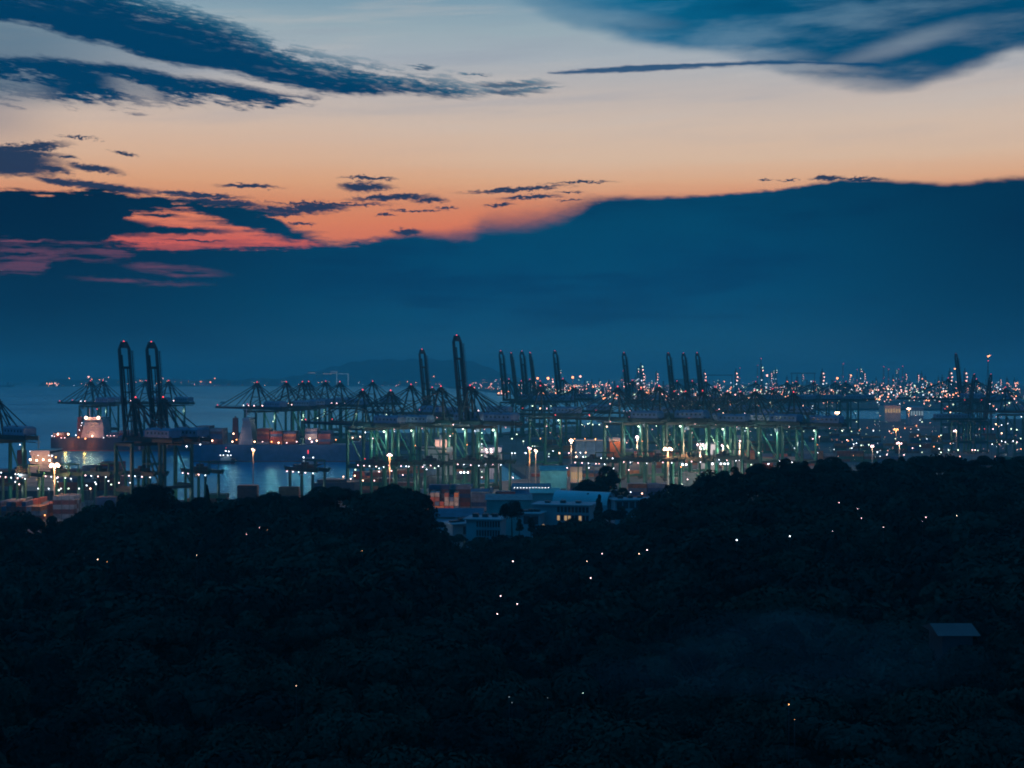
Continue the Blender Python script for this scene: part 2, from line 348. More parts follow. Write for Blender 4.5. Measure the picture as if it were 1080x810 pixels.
    stk = ss(m('ADD', n_str, m('MULTIPLY', n_rag, 0.8)), -0.2, 0.14)
    gap = m('MULTIPLY', gap, m('MULTIPLY_ADD', stk, 0.45, 0.6), 0.0, True)
    g2 = m('MULTIPLY', m('MAXIMUM', band([(10, 252), (60, 257), (100, 258), (140, 268), (150, 275), (1070, 400)], [(10, 288), (40, 288), (60, 276), (110, 275), (140, 270), (150, 265), (1070, 100)], 3, VG), m('MAXIMUM', ell(185, 285, 42, 5, .5, 0.08), ell(150, 297, 48, 2.4, .7, 0.03))), m('MULTIPLY', stk, 0.62))
    g2 = m('MULTIPLY', g2, m('SUBTRACT', 1, m('MAXIMUM', ell(20, 267, 22, 2, .5), ell(105, 273, 14, 1.6, .5))))
    g2 = m('MAXIMUM', g2, m('MULTIPLY', ell(22, 253, 26, 1.4, .5), 0.8))
    bcol = mix(gap, bcol, gcol)
    bcol = mix(g2, bcol, C(126, 72, 94))
    fb = m('MULTIPLY', bank, ss(m('ABSOLUTE', az), 1.7, 0.8))
    sky = mix(fb, sky, bcol)
    below = ss(te, -0.002, -0.03)
    sky = mix(below, sky, C(8, 44, 70))
    # a trace of physical twilight sky
    ns = nd('ShaderNodeTexSky', sky_type='NISHITA', sun_disc=False); ns.sun_elevation = math.radians(-5); ns.sun_rotation = SUN_ROT
    bg1 = nd('ShaderNodeBackground'); L.new(sky, bg1.inputs[0]); bg1.inputs[1].default_value = 1.0
    bg2 = nd('ShaderNodeBackground'); L.new(ns.outputs[0], bg2.inputs[0]); bg2.inputs[1].default_value = 0.004
    ads = nd('ShaderNodeAddShader'); L.new(bg1.outputs[0], ads.inputs[0]); L.new(bg2.outputs[0], ads.inputs[1])
    out = nd('ShaderNodeOutputWorld'); L.new(ads.outputs[0], out.inputs[0])
    w.cycles.sampling_method = 'MANUAL'; w.cycles.sample_map_resolution = 1024

SUN_EL, SUN_AZ = math.radians(1.0), math.radians(-9.0)
SUN_ROT = SUN_AZ
build_world()
sl = bpy.data.lights.new('sun', 'SUN'); sl.energy = 0.004; sl.angle = math.radians(6); sl.color = (1, 0.6, 0.4)
so = bpy.data.objects.new('sun', sl); COL.objects.link(so)
sd = Vector((math.sin(SUN_AZ) * math.cos(SUN_EL), math.cos(SUN_AZ) * math.cos(SUN_EL), math.sin(SUN_EL)))
so.rotation_euler = sd.to_track_quat('Z', 'Y').to_euler(); so.location = (0, 0, 300)

# ------------------------------------------------------------------ camera
cd = bpy.data.cameras.new('camera'); cam = bpy.data.objects.new('camera', cd); COL.objects.link(cam)
cd.sensor_width = 36; cd.lens = 50; cd.clip_start = 1; cd.clip_end = 60000; cd.shift_y = -8 / 1080
cam.location = (0, 0, H); cam.rotation_euler = (math.radians(90), 0, 0); S.camera = cam

# ------------------------------------------------------------------ air
def build_haze(density):
    b = MB(); b.box(-16000, 16000, -900, 27000, -1, 285, M['steel'])
    o = b.build('haze'); o['kind'] = 'stuff'
    m = bpy.data.materials.new('haze_air'); m.use_nodes = True; nt = m.node_tree; nt.nodes.clear()
    v = nt.nodes.new('ShaderNodeVolumePrincipled'); out = nt.nodes.new('ShaderNodeOutputMaterial')
    v.inputs['Color'].default_value = (0.26, 0.94, 1.0, 1); v.inputs['Density'].default_value = density; v.inputs['Anisotropy'].default_value = 0.0
    nt.links.new(v.outputs[0], out.inputs['Volume'])
    o.data.materials.clear(); o.data.materials.append(m)
    return o
build_haze(0.00012)

# ------------------------------------------------------------------ water and land
def build_water():
    b = MB(); b.add([(-15500, -850, 0), (15500, -850, 0), (15500, 26500, 0), (-15500, 26500, 0)], [(0, 1, 2, 3)], M['steel'])
    o = b.build('water'); o['kind'] = 'structure'
    m = bpy.data.materials.new('sea_water'); m.use_nodes = True; nt = m.node_tree; nt.nodes.clear(); K = nt.links.new
    nd = nt.nodes.new; out = nd('ShaderNodeOutputMaterial'); gl = nd('ShaderNodeBsdfGlossy'); df = nd('ShaderNodeBsdfDiffuse'); mx = nd('ShaderNodeMixShader'); fr = nd('ShaderNodeFresnel')
    gl.inputs['Color'].default_value = (0.24, 0.78, 0.98, 1); df.inputs['Color'].default_value = (0.01, 0.26, 0.5, 1); fr.inputs['IOR'].default_value = 1.33
    tc = nd('ShaderNodeTexCoord'); mp = nd('ShaderNodeMapping'); mp.inputs['Scale'].default_value = (0.12, 0.05, 1)
    nz = nd('ShaderNodeTexNoise'); nz.inputs['Scale'].default_value = 1; nz.inputs['Detail'].default_value = 6; nz.inputs['Roughness'].default_value = 0.65
    n2 = nd('ShaderNodeTexNoise'); n2.inputs['Scale'].default_value = 0.0022; n2.inputs['Detail'].default_value = 4
    bp = nd('ShaderNodeBump'); bp.inputs['Strength'].default_value = 0.9; bp.inputs['Distance'].default_value = 0.8
    K(tc.outputs['Object'], mp.inputs[0]); K(mp.outputs[0], nz.inputs['Vector']); K(tc.outputs['Object'], n2.inputs['Vector'])
    K(nz.outputs[0], bp.inputs['Height'])
    for q in (gl, df, fr): K(bp.outputs[0], q.inputs['Normal'])
    mr = nd('ShaderNodeMapRange'); mr.inputs['From Min'].default_value = 0.35; mr.inputs['From Max'].default_value = 0.65; mr.inputs['To Min'].default_value = 0.17; mr.inputs['To Max'].default_value = 0.27
    K(n2.outputs[0], mr.inputs[0]); K(mr.outputs[0], gl.inputs['Roughness'])
    K(fr.outputs[0], mx.inputs[0]); K(df.outputs[0], mx.inputs[1]); K(gl.outputs[0], mx.inputs[2]); K(mx.outputs[0], out.inputs[0])
    o.data.materials.clear(); o.data.materials.append(m)
build_water()

def land(name, poly, z=QZ, m='apron'):
    b = MB(); b.prism(poly, -0.5, z, M[m]); return tag(b.build(name), kind='structure')
P = lambda px, Y: (WX(px, Y), Y)
land('ground', [(-900, 560), (900, 560), (1200, 1090), (1500, 2700), P(700, 2720), P(600, 2300), P(505, 1990), P(520, 1500), P(558, 1130), (-118, 952), P(330, 935), (-900, 930)])
land('ground', [P(88, 1665), P(235, 1665), P(240, 1450), P(520, 1450), P(500, 2050), P(92, 2050)])
land('ground', [P(470, 10500), P(545, 6500), P(640, 4300), P(700, 3600), P(1250, 3480), P(1350, 14500), P(470, 14500)], 5, 'farland')
land('ground', [P(48, 12100), P(330, 12300), P(600, 11500), P(600, 14200), P(48, 13600)], 5, 'farland')

def forest_ridge():
    pts = [(-200, 545), (0, 545), (20, 543), (40, 548), (60, 549), (80, 545), (100, 536), (118, 528), (140, 521), (200, 526), (230, 532), (245, 529), (257, 522), (270, 519), (287, 519), (303, 523), (320, 525), (335, 520), (350, 515), (365, 517), (382, 522),
           (396, 518), (412, 514), (427, 513), (440, 521), (449, 540), (465, 558), (480, 570), (500, 571), (520, 567), (545, 561), (560, 557), (590, 553), (610, 548), (640, 541), (660, 538), (685, 533), (700, 527), (716, 517), (740, 505), (760, 498), (776, 491),
           (796, 488), (812, 486), (826, 484), (845, 487), (866, 488), (886, 489), (905, 493), (920, 490), (936, 483), (950, 483), (962, 484), (976, 481), (1000, 486), (1020, 485), (1040, 483), (1062, 481), (1080, 478), (1300, 470)]
    xs = [p[0] for p in pts]; ys = [p[1] for p in pts]
    return lambda px: float(np.interp(px, xs, ys))
RIDGE = forest_ridge()
def YR(px): return float(np.interp(px, [-200, 400, 450, 500, 660, 710, 800, 1300], [455, 455, 470, 520, 520, 500, 505, 520]))
Y0 = 108.0
def top_z(px, Y):
    yr = YR(px)
    if Y <= yr:
        t = (1 / Y - 1 / yr) / (1 / Y0 - 1 / yr); t = max(t, 0)
        py = RIDGE(px) + (838 - RIDGE(px)) * t ** 0.93
        return WZ(py, Y)
    return top_z(px, yr)
def ground_z(px, Y):
    yr = YR(px)
    g = top_z(px, max(Y, 95)) - 13
    if Y > yr:
        f = min(1, (Y - yr) / 110)
        low = 12.0 if 430 < px < 705 and Y < 680 else 3.0
        g = g * (1 - f) + low * f
        if Y > yr + 140: g = min(g, 3.0) if Y > 690 else g
    return g
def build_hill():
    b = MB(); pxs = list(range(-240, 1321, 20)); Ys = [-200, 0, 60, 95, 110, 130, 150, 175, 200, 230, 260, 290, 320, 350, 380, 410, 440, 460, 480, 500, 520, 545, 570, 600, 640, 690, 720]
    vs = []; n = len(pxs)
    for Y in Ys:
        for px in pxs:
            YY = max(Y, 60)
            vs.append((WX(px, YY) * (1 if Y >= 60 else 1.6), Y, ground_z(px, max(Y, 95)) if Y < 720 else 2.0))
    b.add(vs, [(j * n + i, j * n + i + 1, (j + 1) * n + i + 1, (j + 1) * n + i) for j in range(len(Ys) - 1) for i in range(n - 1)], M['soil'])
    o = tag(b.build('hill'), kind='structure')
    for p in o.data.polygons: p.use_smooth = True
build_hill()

def far_hill(pts, Y, depth):
    b = MB(); n = len(pts); vs = []
    xs = np.linspace(pts[0][0], pts[-1][0], 60); ys = np.interp(xs, [p[0] for p in pts], [p[1] for p in pts])
    for k, (d, f) in enumerate([(0, 0.0), (0.25, 0.6), (0.5, 1.0), (0.8, 0.6), (1, 0.0)]):
        for i, (px, py) in enumerate(zip(xs, ys)):
            YY = Y + depth * d; z = max(0.5, WZ(py, Y + depth * .5) + 9 * math.sin(i * 1.3) * f)
            vs.append((WX(px, Y + depth * .5), YY, 1 + (z - 1) * f))
    m = 60
    b.add(vs, [(j * m + i, j * m + i + 1, (j + 1) * m + i + 1, (j + 1) * m + i) for j in range(4) for i in range(m - 1)], M['hill'])
    o = tag(b.build('hills'), kind='structure')
    for p in o.data.polygons: p.use_smooth = True
far_hill([(300, 400), (330, 392), (355, 386), (375, 381), (400, 379), (425, 379.5), (450, 378.5), (470, 380), (495, 381), (505, 383), (520, 390), (540, 396), (560, 401)], 13400, 1000)
far_hill([(50, 401), (100, 399), (160, 399.5), (200, 400.5), (260, 400), (300, 398), (325, 396), (350, 398), (420, 401), (560, 402)], 12700, 600)

# ------------------------------------------------------------------ quay cranes
BOOM_L = 62.0
def lamp_mesh(mt, r): b = MB(); b.ball((0, 0, 0), r, mt, 8, 5); return b.mesh('lamp')
def make_crane(kind):
    up = kind.startswith('up'); stairs = kind.endswith('stairs')
    g, bm = M['crane'], M['boom']
    t = thing('quay_crane', 'x', 'quay crane')
    for x in (0, -18):
        b = MB(); b.beam((x, -13.5, 3.2), (x, 13.5, 3.2), 1.8, 2.0, g); b.build('sill_beam', t)
        for y in (-12, 12):
            b = MB(); b.box(x - .8, x + .8, y - 3.6, y + 3.6, 1.0, 2.2, M['steel'])
            for w in (-2.7, -0.9, 0.9, 2.7): b.tube((x - .45, y + w, .6), (x + .45, y + w, .6), .6, M['steel'], 10)
            b.build('bogie', t)
            b = MB(); b.beam((x, y, 4), (x, y, 45), 2.1, 1.9, g, 1.7, 1.6)
            b.build('leg', t)
        b = MB(); b.beam((x, -11.2, 44.2), (x, 11.2, 44.2), 1.6, 1.9, bm); b.build('cross_beam', t)
    b = MB(); b.beam((-18, -11, 16), (-18, 11, 16), 1.4, 2.0, bm); b.build('cross_beam', t)
    for y in (-12, 12):
        b = MB(); b.beam((-.9, y, 15.5), (-17.1, y, 15.5), 1.6, 2.4, bm)
        b.box(-17, -1, y - 1.4, y - 1.2, 16.7, 17.8, M['steel']); b.build('portal_beam', t)
        b = MB(); b.tube((-.7, y, 41.5), (-17.2, y, 17.5), .55, g, 8); b.build('brace', t)
        b = MB(); b.beam((-.8, y, 44), (-17.2, y, 44), 1.2, 1.6, bm); b.build('tie_beam', t)
    # fixed girder on the land side
    b = MB()
    for y in (-3.6, 3.6):
        b.beam((2, y, 47.2), (-50, y, 47.2), 1.3, 2.6, bm)
        b.beam((2, y * 1.45, 48.9), (-50, y * 1.45, 48.9), .12, .12, M['steel']); b.beam((2, y * 1.45, 47.9), (-50, y * 1.45, 47.9), .9, .1, M['steel'])
        for x in range(-50, 3, 4): b.beam((x, y * 1.45, 47.9), (x, y * 1.45, 48.9), .1, .1, M['steel'])
    for x in range(-50, 2, 8): b.beam((x, -3.2, 47.4), (x, 3.2, 47.4), .8, 1.4, bm)
    for x in range(-46, -24, 3): b.beam((x, -2.6, 44.6), (x, -2.6, 46), .2, .2, M['steel'])
    b.beam((-24, -2.6, 44.5), (-50, -2.6, 44.5), .6, .5, M['steel'])
    b.build('girder', t)
    # boom
    bo = bpy.data.objects.new('boom', None)
    b = MB()
    for y in (-3.6, 3.6):
        b.beam((0, y, 0), (BOOM_L - 4, y, 0), 1.5, 2.3, bm, 1.3, 1.7)
        b.beam((BOOM_L - 4, y, 0), (BOOM_L, y * .45, 0), 1.3, 1.7, bm)
        b.beam((0, y * 1.4, .9), (BOOM_L - 5, y * 1.4, .9), .8, .12, M['steel']); b.beam((0, y * 1.5, 2), (BOOM_L - 5, y * 1.5, 2), .12, .12, M['steel'])
        for x in range(0, int(BOOM_L) - 4, 4): b.beam((x, y * 1.5, .9), (x, y * 1.5, 2), .1, .1, M['steel'])
    b.beam((BOOM_L, -2.2, 0), (BOOM_L, 2.2, 0), 1.5, 1.7, bm)
    for x in (1, BOOM_L * .74): b.beam((x, -3.2, 0), (x, 3.2, 0), 1.5, 1.7, bm)
    for x in (15, 30): b.beam((x, -3.2, 0), (x, 3.2, 0), .7, .8, bm)
    for y in (-1.2, 1.4): b.beam((1, y, .3), (BOOM_L * .74, y, .3), .7, .35, M['steel'])
    b.box(BOOM_L - 3.5, BOOM_L - .5, -2.4, 2.4, .9, 1.5, M['steel'])
    bo = b.build('boom', t)
    ang = -math.radians(83) if up else 0.0
    bo.location = (2.2, 0, 47.2); bo.rotation_euler = (0, ang, 0)
    RB = Matrix.Rotation(ang, 3, 'Y')
    bp = lambda x, y, z: tuple(RB @ Vector((x, y, z)) + Vector((2.2, 0, 47.2)))
    # apex frame
    b = MB()
    for s in (-1, 1):
        b.beam((0, s * 7.5, 46), (-3, s * 1.8, 70.5), 1.3, 1.3, bm, .9, .9)
        b.beam((-18, s * 5, 48.4), (-5, s * 1.6, 70.3), 1.0, 1.0, bm, .8, .8)
    b.beam((-1.4, -4.6, 58.5), (-1.4, 4.6, 58.5), .8, .8, bm)
    b.box(-6.4, -1.2, -3.4, 3.4, 70, 70.6, bm); b.box(-5.4, -2.0, -2.4, 2.4, 70.6, 72, bm)
    for y in (-1.6, 0, 1.6): b.tube((-3.7, y - .25, 72), (-3.7, y + .25, 72), 1.1, M['steel'], 10)
    b.build('apex_frame', t)
    for x, w in ((26, .5), (54, .6)):
        b = MB()
        for s in (-1, 1):
            if not up: b.beam((-3, s * 2, 70.8), bp(x, s * 3.6, 1.2), w, w, bm)
            else:
                b.beam((-3, s * 2, 70.8), bp(x * .45, s * 2.6, 2.0), w, w, bm); b.beam(bp(x * .45, s * 2.6, 2.0), bp(x, s * 3.0, 1.6), w, w, bm)
        b.build('forestay', t)
    for x in (-32, -49):
        b = MB()
        for s in (-1, 1): b.beam((-4.6, s * 1.8, 70.8), (x, s * 3.6, 48.6), .55, .55, bm)
        b.build('backstay', t)
    b = MB()
    b.box(-47, -21, -4.6, 4.6, 49.0, 53.4, M['house'])
    b.hexa([(-47.3, -4.9, 53.4), (-20.7, -4.9, 53.4), (-20.7, 4.9, 53.4), (-47.3, 4.9, 53.4)], [(-46.6, -2.6, 54.8), (-21.4, -2.6, 54.8), (-21.4, 2.6, 54.8), (-46.6, 2.6, 54.8)], M['house'])
    for x in range(-45, -22, 4): b.box(x, x + 1.6, -4.66, -4.6, 51, 52.4, M['glass']); b.box(x, x + 1.6, 4.6, 4.66, 51, 52.4, M['glass'])
    b.build('machinery_house', t)
    cx = -10 if up else 12
    b = MB(); b.box(cx - 1.5, cx + 1.5, -1.5, 1.5, 40.6, 43.2, M['house']); b.box(cx - 1.2, cx + 1.56, -1.3, 1.3, 41.2, 42.6, M['glass'])
    b.box(cx - 4, cx + 4, -2.8, 2.8, 44.6, 45.6, M['steel']); b.beam((cx, 0, 43.2), (cx, 0, 44.7), .8, .8, M['steel'])
    cab = b.build('operator_cab', t)
    if stairs:
        b = MB(); x, y = -1.9, -13.4
        for i in range(10):
            z = 5 + i * 4; a = (x - 1.3, y, z); c = (x + 1.3, y, z + 4)
            if i % 2: a, c = (x + 1.3, y, z), (x - 1.3, y, z + 4)
            b.beam(a, c, .9, .15, M['crane']); b.box(x - 1.8, x + 1.8, y - .6, y + .6, z + 3.9, z + 4.0, M['crane'])
        for q in (-1.7, 1.7): b.beam((x + q, y - .5, 4), (x + q, y - .5, 45), .2, .2, M['crane'])
        st = b.build('stair_tower', t)
        for i in range(10):
            b = MB(); b.ball((x, y - .7, 7.2 + i * 4), .42, M['greenish'] if i % 3 else M['cool'], 6, 4); b.build('stair_lamp', st)
    b = MB(); b.ball((-3.7, 0, 73.8), .75, M['redl'], 8, 5); b.beam((-3.7, 0, 72), (-3.7, 0, 73.5), .2, .2, M['steel']); b.build('warning_light', t)
    b = MB(); tip = bp(BOOM_L - .3, 0, 1.6 if not up else 0.0); tip = (tip[0], tip[1], tip[2] + (1.4 if up else .8))
    b.ball(tip, .62, M['redl'], 8, 5); b.beam((tip[0], 0, tip[2] - 1.4), tip, .2, .2, M['steel']); b.build('warning_light', t)
    return t
def flood(parent, p, mt, r=.55, down=True):
    b = MB(); b.box(p[0] - r * 1.3, p[0] + r * 1.3, p[1] - r * 1.3, p[1] + r * 1.3, p[2] + r * .6, p[2] + r * 1.1, M['steel'])
    b.ball(p, r, mt, 8, 5); return b.build('floodlight', parent)
PROTO = {k: make_crane(k) for k in ('down', 'up', 'downstairs', 'upstairs')}
CR = []
def place_crane(kind, px, Y, s, th, label, group, lamps=(), lights=(), at='apex'):
    o = copy_tree(PROTO[kind]); th = math.radians(th)
    off = Vector((-3.7 if at == 'apex' else 2.2, 0, 0)) * s
    off.rotate(Matrix.Rotation(th, 3, 'Z'))
    o.location = (WX(px, Y) - off.x, Y - off.y, QZ); o.rotation_euler = (0, 0, th); o.scale = (s, s, s)
    tag(o, label, 'quay crane', group)
    for (p, mt, r) in lamps: flood(o, p, M[mt], r)
    for (p, pw, c) in lights: point(p, pw, c, .8, o)
    CR.append(o)
    return o
def hats(k, big=.8):
    L = [((-17.4, -9.5, 41.8), 'greenish', big), ((-17.4, 10, 41.8), 'cool', big * .8), ((3, -5.5, 44.8), 'cool', .5), ((14 + k % 5, -5, 45), 'pink', .42), ((-9, -12.2, 13.2), 'cool', .5), ((-34, -4.6, 44.2), 'pink', .4)]
    if k % 2: L.append(((-18.6, -12.4, 30), 'amber', .55))
    if k % 3 == 0: L.append(((-9, 12.2, 13.4), 'greenish', .5)); L.append(((-1, -12.9, 36), 'pink', .5))
    if k % 4 == 1: L.append(((-26, -5.2, 49.4), 'greenish', .6)); L.append(((-24.4, -5.2, 49.4), 'greenish', .6))
    return L
def hat_lights(c=GRN, p=1.0):
    return [((-14.5, -9.0, 38.5), 15000 * p, c), ((-15.0, 9.0, 38.5), 11000 * p, c), ((-3, -15.5, 30), 5000 * p, c), ((-9, 0, 8), 3000 * p, c)]
def boomlamps(k): return [((8 + 9 * i + (k * 3) % 5, -5.2, 49.6), ('pink', 'pink', 'cool', 'pink', 'warm')[(i + k) % 5], .62) for i in range(3 + k % 3)] + [((-6, -5, 49.8), 'pink', .66), ((-14, 5, 44), 'cool', .6), ((-28, -5.4, 49.4), 'pink', .6), ((-16, -11, 34), 'greenish', .5)]
gA, gB, gC, gD, gE, gF, gG, gH = ('cranes of the near pier', 'cranes of the far pier across the basin', 'cranes behind the long moored ship', 'cranes of the main quay', 'far cranes with raised booms beyond the main quay',
    'distant raised cranes behind the main quay', 'distant cranes in front of the refinery lights', 'cranes of the terminal beside the flare stack')
place_crane('down', -4, 880, .93, 138, 'dark quay crane cut by the frame edge, only its stays and machinery house showing', gA, [((-17.4, -9.5, 41.8), 'cool', .45), ((-9, -12.2, 13.2), 'cool', .5), ((-18, -11, 20), 'pink', .5)], [((-15, -9, 38), 1800, GRN), ((-9, -8, 11), 3500, GRN)])
place_crane('up', 137.5, 850, .93, 138, 'dark quay crane with raised boom over the near basin, first of the tall pair', gA, [((-16, -9.5, 41.8), 'cool', .45), ((-9, -12.2, 13.2), 'cool', .4)], [((-9, -8, 11), 1500, GRN)], 'hinge')
place_crane('up', 166.5, 862, .93, 138, 'dark quay crane with raised boom, second of the tall pair, beside the open water', gA, [((-16, -9.5, 41.8), 'cool', .6), ((-9, 12.2, 13.2), 'cool', .45), ((-40, -3, 44), 'cool', .5)], [((-9, -8, 11), 1500, GRN)], 'hinge')
for i, (px, Y) in enumerate([(95.5, 1700), (108.5, 1745), (154, 1720), (178, 1740)]):
    place_crane('down', px, Y, 1.03, 138, f'hazy lowered quay crane, {ORD[i]} along the far pier above the floodlit ship', gB, boomlamps(i)[1:4] if i != 1 else [], [((-15, -9, 38), 7000, GRN)] if i in (0, 3) else [])
for i, (px, Y) in enumerate([(271, 1468), (302, 1520), (319, 1585), (325.5, 1650), (343.5, 1720), (358.5, 1600), (393, 1730)]):
    place_crane('down', px, Y, 1.02, 137, f'hazy lowered quay crane with pink lamps, {ORD[i]} behind the long moored ship', gC, boomlamps(i), [((-15, -9, 38), 9000, GRN), ((-9, -6, 12), 6000, GRN)] if i in (0, 1, 3, 5) else [])
k = 0
for px, Y, s, kd, at, lb in [(382.5, 1050, .965, 'down', 'apex', 'dark green quay crane with lowered boom at the basin end of the main quay'),
        (412, 1078, .955, 'down', 'apex', 'dark green quay crane with lowered boom, second along the main quay from the basin'),
        (433.5, 1300, 1.0, 'down', 'apex', 'hazier quay crane with lowered boom standing behind the third main quay crane'),
        (465, 1062, 1.0, 'down', 'apex', 'dark green lowered quay crane just before the tallest raised crane'),
        (489.5, 1032, 1.012, 'upstairs', 'hinge', 'tallest dark green quay crane, boom raised, a ladder of stair lamps up its leg'),
        (451, 1300, .965, 'up', 'hinge', 'hazier quay crane with raised boom standing behind the main quay, second tallest there'),
        (570, 1290, .985, 'down', 'apex', 'dark quay crane with lowered boom just past the cluster of raised booms'),
        (651.5, 1130, .99, 'down', 'apex', 'green legged quay crane with lowered boom in front of the blue warehouse bays'),
        (695, 1120, 1.0, 'downstairs', 'apex', 'green legged quay crane with lowered boom and stair lamps behind the orange floodlight mast'),
        (723, 1190, .93, 'down', 'apex', 'shorter quay crane with lowered boom set back under the three raised booms'),
        (741, 1120, .946, 'down', 'apex', 'green legged quay crane with lowered boom beside the white floodlit block'),
        (767, 1160, .935, 'down', 'apex', 'smaller dark quay crane half hidden between two green legged cranes'),
        (796, 1112, .953, 'down', 'apex', 'green legged quay crane with lowered boom above the wooded ridge'),
        (837, 1100, .935, 'down', 'apex', 'last green legged quay crane of the main quay above the wooded ridge')]:
    place_crane(kd, px, Y, s, 138 + [0, 2, -3, 1, 0, 2, 4, -2, 3, -4, 1, 5, -3, 2][k], lb, gD, hats(k, .95 if k in (0, 4, 8, 10) else .75), hat_lights([GRN, (.85, 1, .9), (1, .95, .75)][k % 3], [1.1, .5, .4, .9, 1.2, .3, .45, 1.2, .6, .35, 1.0, .4, 1.25, .7][k]), at); k += 1
for i, (px, Y, s, lb) in enumerate([(676, 1420, .93, 'dim quay crane set far back behind the stair lamp crane'), (711, 1400, .9, 'dim quay crane set far back under the first of the raised trio'), (754, 1460, .95, 'dim quay crane set far back between two green legged cranes'), (781, 1390, .9, 'dim quay crane set far back before the last green cranes'), (815, 1430, .93, 'dim quay crane set far back between the last two green cranes'), (606, 1480, .95, 'dim quay crane set far back above the blue warehouse bays'), (500, 1400, .95, 'dim quay crane set far back past the tallest raised crane')]):
    place_crane('down', px, Y, s, 132 + 3 * i, lb, 'dim cranes set back behind the main quay', boomlamps(i)[1:] + [((-17.4, -9.5, 41.8), 'warm', .6), ((-9, -12, 30), 'pink', .5)], [((-14.5, -9, 38), 4000, GRN)] if i % 2 else [])
for i, (px, Y, s, th) in enumerate([(533, 1900, 1.05, 140), (545, 1850, 1.02, 164), (555, 1900, 1.045, 140), (565, 1850, 1.02, 164), (590, 1950, 1.06, 140)]):
    place_crane('up', px, Y, s, th, f'hazy far quay crane with raised boom, {ORD[i]} of the cluster beyond the main quay', gE, [((-16, -9.5, 41.8), 'fgreen', .8)] if i in (1, 3) else [], (), 'hinge')
for i, (px, Y, s) in enumerate([(663, 1900, 1.03), (710, 1850, 1.02), (726, 1870, 1.02), (740.5, 1850, 1.02)]):
    place_crane('up', px, Y, s, 140, ['lone hazy far crane with raised boom standing in the city lights'] [0] if i == 0 else f'hazy far crane with raised boom, {ORD[i-1]} of the close trio before the refinery', gF, (), (), 'hinge')
for i, (px, Y) in enumerate([(797, 2050), (830, 2040), (839.5, 2120), (858, 2060), (881, 2050), (892, 2110)]):
    place_crane('down', px, Y, 1.0, 140, f'faint distant crane with lowered boom, {ORD[i]} in the row against the refinery lights', gG, [((10, -5, 49.6), 'fpink', .7), ((-16, 0, 44), 'fcool', .7)])
for px, Y, s, th, kd, at, lb in [(1000, 1900, 1.07, 140, 'down', 'apex', 'distant crane with lowered boom beside the one raised boom of the flare terminal'),
        (1014, 1900, 1.015, 140, 'up', 'hinge', 'distant crane with raised slim boom beside a round amber lamp'), (1030, 1920, 1.05, 140, 'down', 'apex', 'distant crane with lowered boom just behind the raised slim boom'),
        (1022, 1500, .76, 4, 'up', 'hinge', 'dark crane with short solid raised boom, the one away from the flare stack'), (1039.5, 1500, .76, 4, 'up', 'hinge', 'dark crane with short solid raised boom in line with the flare stack'),
        (1060.5, 1450, .95, 140, 'down', 'apex', 'dark crane with lowered boom beyond the two short raised booms')]:
    place_crane(kd, px, Y, s, th, lb, gH, [((8, -5, 49.6), 'pink', .6), ((-17, -10, 42), 'cool', .6)] if kd == 'down' else [], (), at)
for o in PROTO.values(): remove_tree(o)

# ------------------------------------------------------------------ yard gantry cranes
def make_rtg():
    t = thing('yard_gantry_crane', 'x', 'gantry crane'); g = M['crane']
    for x in (-12, 12):
        for y in (-4.5, 4.5):
            b = MB(); b.beam((x, y, 2.2), (x, y, 22), 1.5, 1.3, g, 1.2, 1.1); b.build('leg', t)
        b = MB(); b.beam((x, -6.5, 2), (x, 6.5, 2), 1.3, 1.4, g)
        for y in (-5.5, -3.8, 3.8, 5.5): b.tube((x - .4, y, .8), (x + .4, y, .8), .8, M['steel'], 10)
        b.build('bogie_beam', t)
    for y in (-4.5, 4.5):
        b = MB(); b.beam((-16.5, y, 23.2), (16.5, y, 23.2), 1.2, 2.2, M['boom'])
        for e in (-16.5, 16.5): b.beam((e, y, 23.4), (e * 1.06, y, 24.8), 1.1, 1.0, g)
        b.beam((-16.5, y * 1.3, 24.5), (16.5, y * 1.3, 24.5), .12, .12, M['steel']); b.build('girder', t)
    b = MB(); b.box(-5, 1, -3.8, 3.8, 24.4, 26, M['steel']); b.box(-3.5, -1, -2, 2, 26, 27.6, M['steel']); b.build('trolley', t)
    b = MB(); b.box(-7.6, -5.4, -1.2, 1.2, 19.2, 21.8, M['house']); b.box(-7.64, -5.36, -1.0, 1.0, 19.9, 21.2, M['glass']); b.build('operator_cab', t)
    b = MB()
    for x in (3.5, 13.5):
        for y in (-3.5, 3.5): b.beam((x, y, 24.3), (x, y, 29), .5, .5, g)
        b.beam((x, -3.5, 29), (x, 3.5, 29), .5, .5, g)
    for y in (-3.5, 3.5): b.beam((3.2, y, 29.2), (13.8, y, 29.2), .6, .6, g)
    b.build('service_frame', t)
    b = MB(); b.box(9.5, 13.6, 5.2, 7.4, 3, 6.4, M['house']); b.build('engine_housing', t)
    for x, c in ((-14, 'pink'), (-7.5, 'pink'), (-1.5, 'cool'), (5.5, 'pink'), (13.4, 'cool')):
        b = MB(); b.ball((x, -5.4, 21.6), .42, M[c], 6, 4); b.build('floodlight', t)
    return t
rp = make_rtg(); rtgs = []
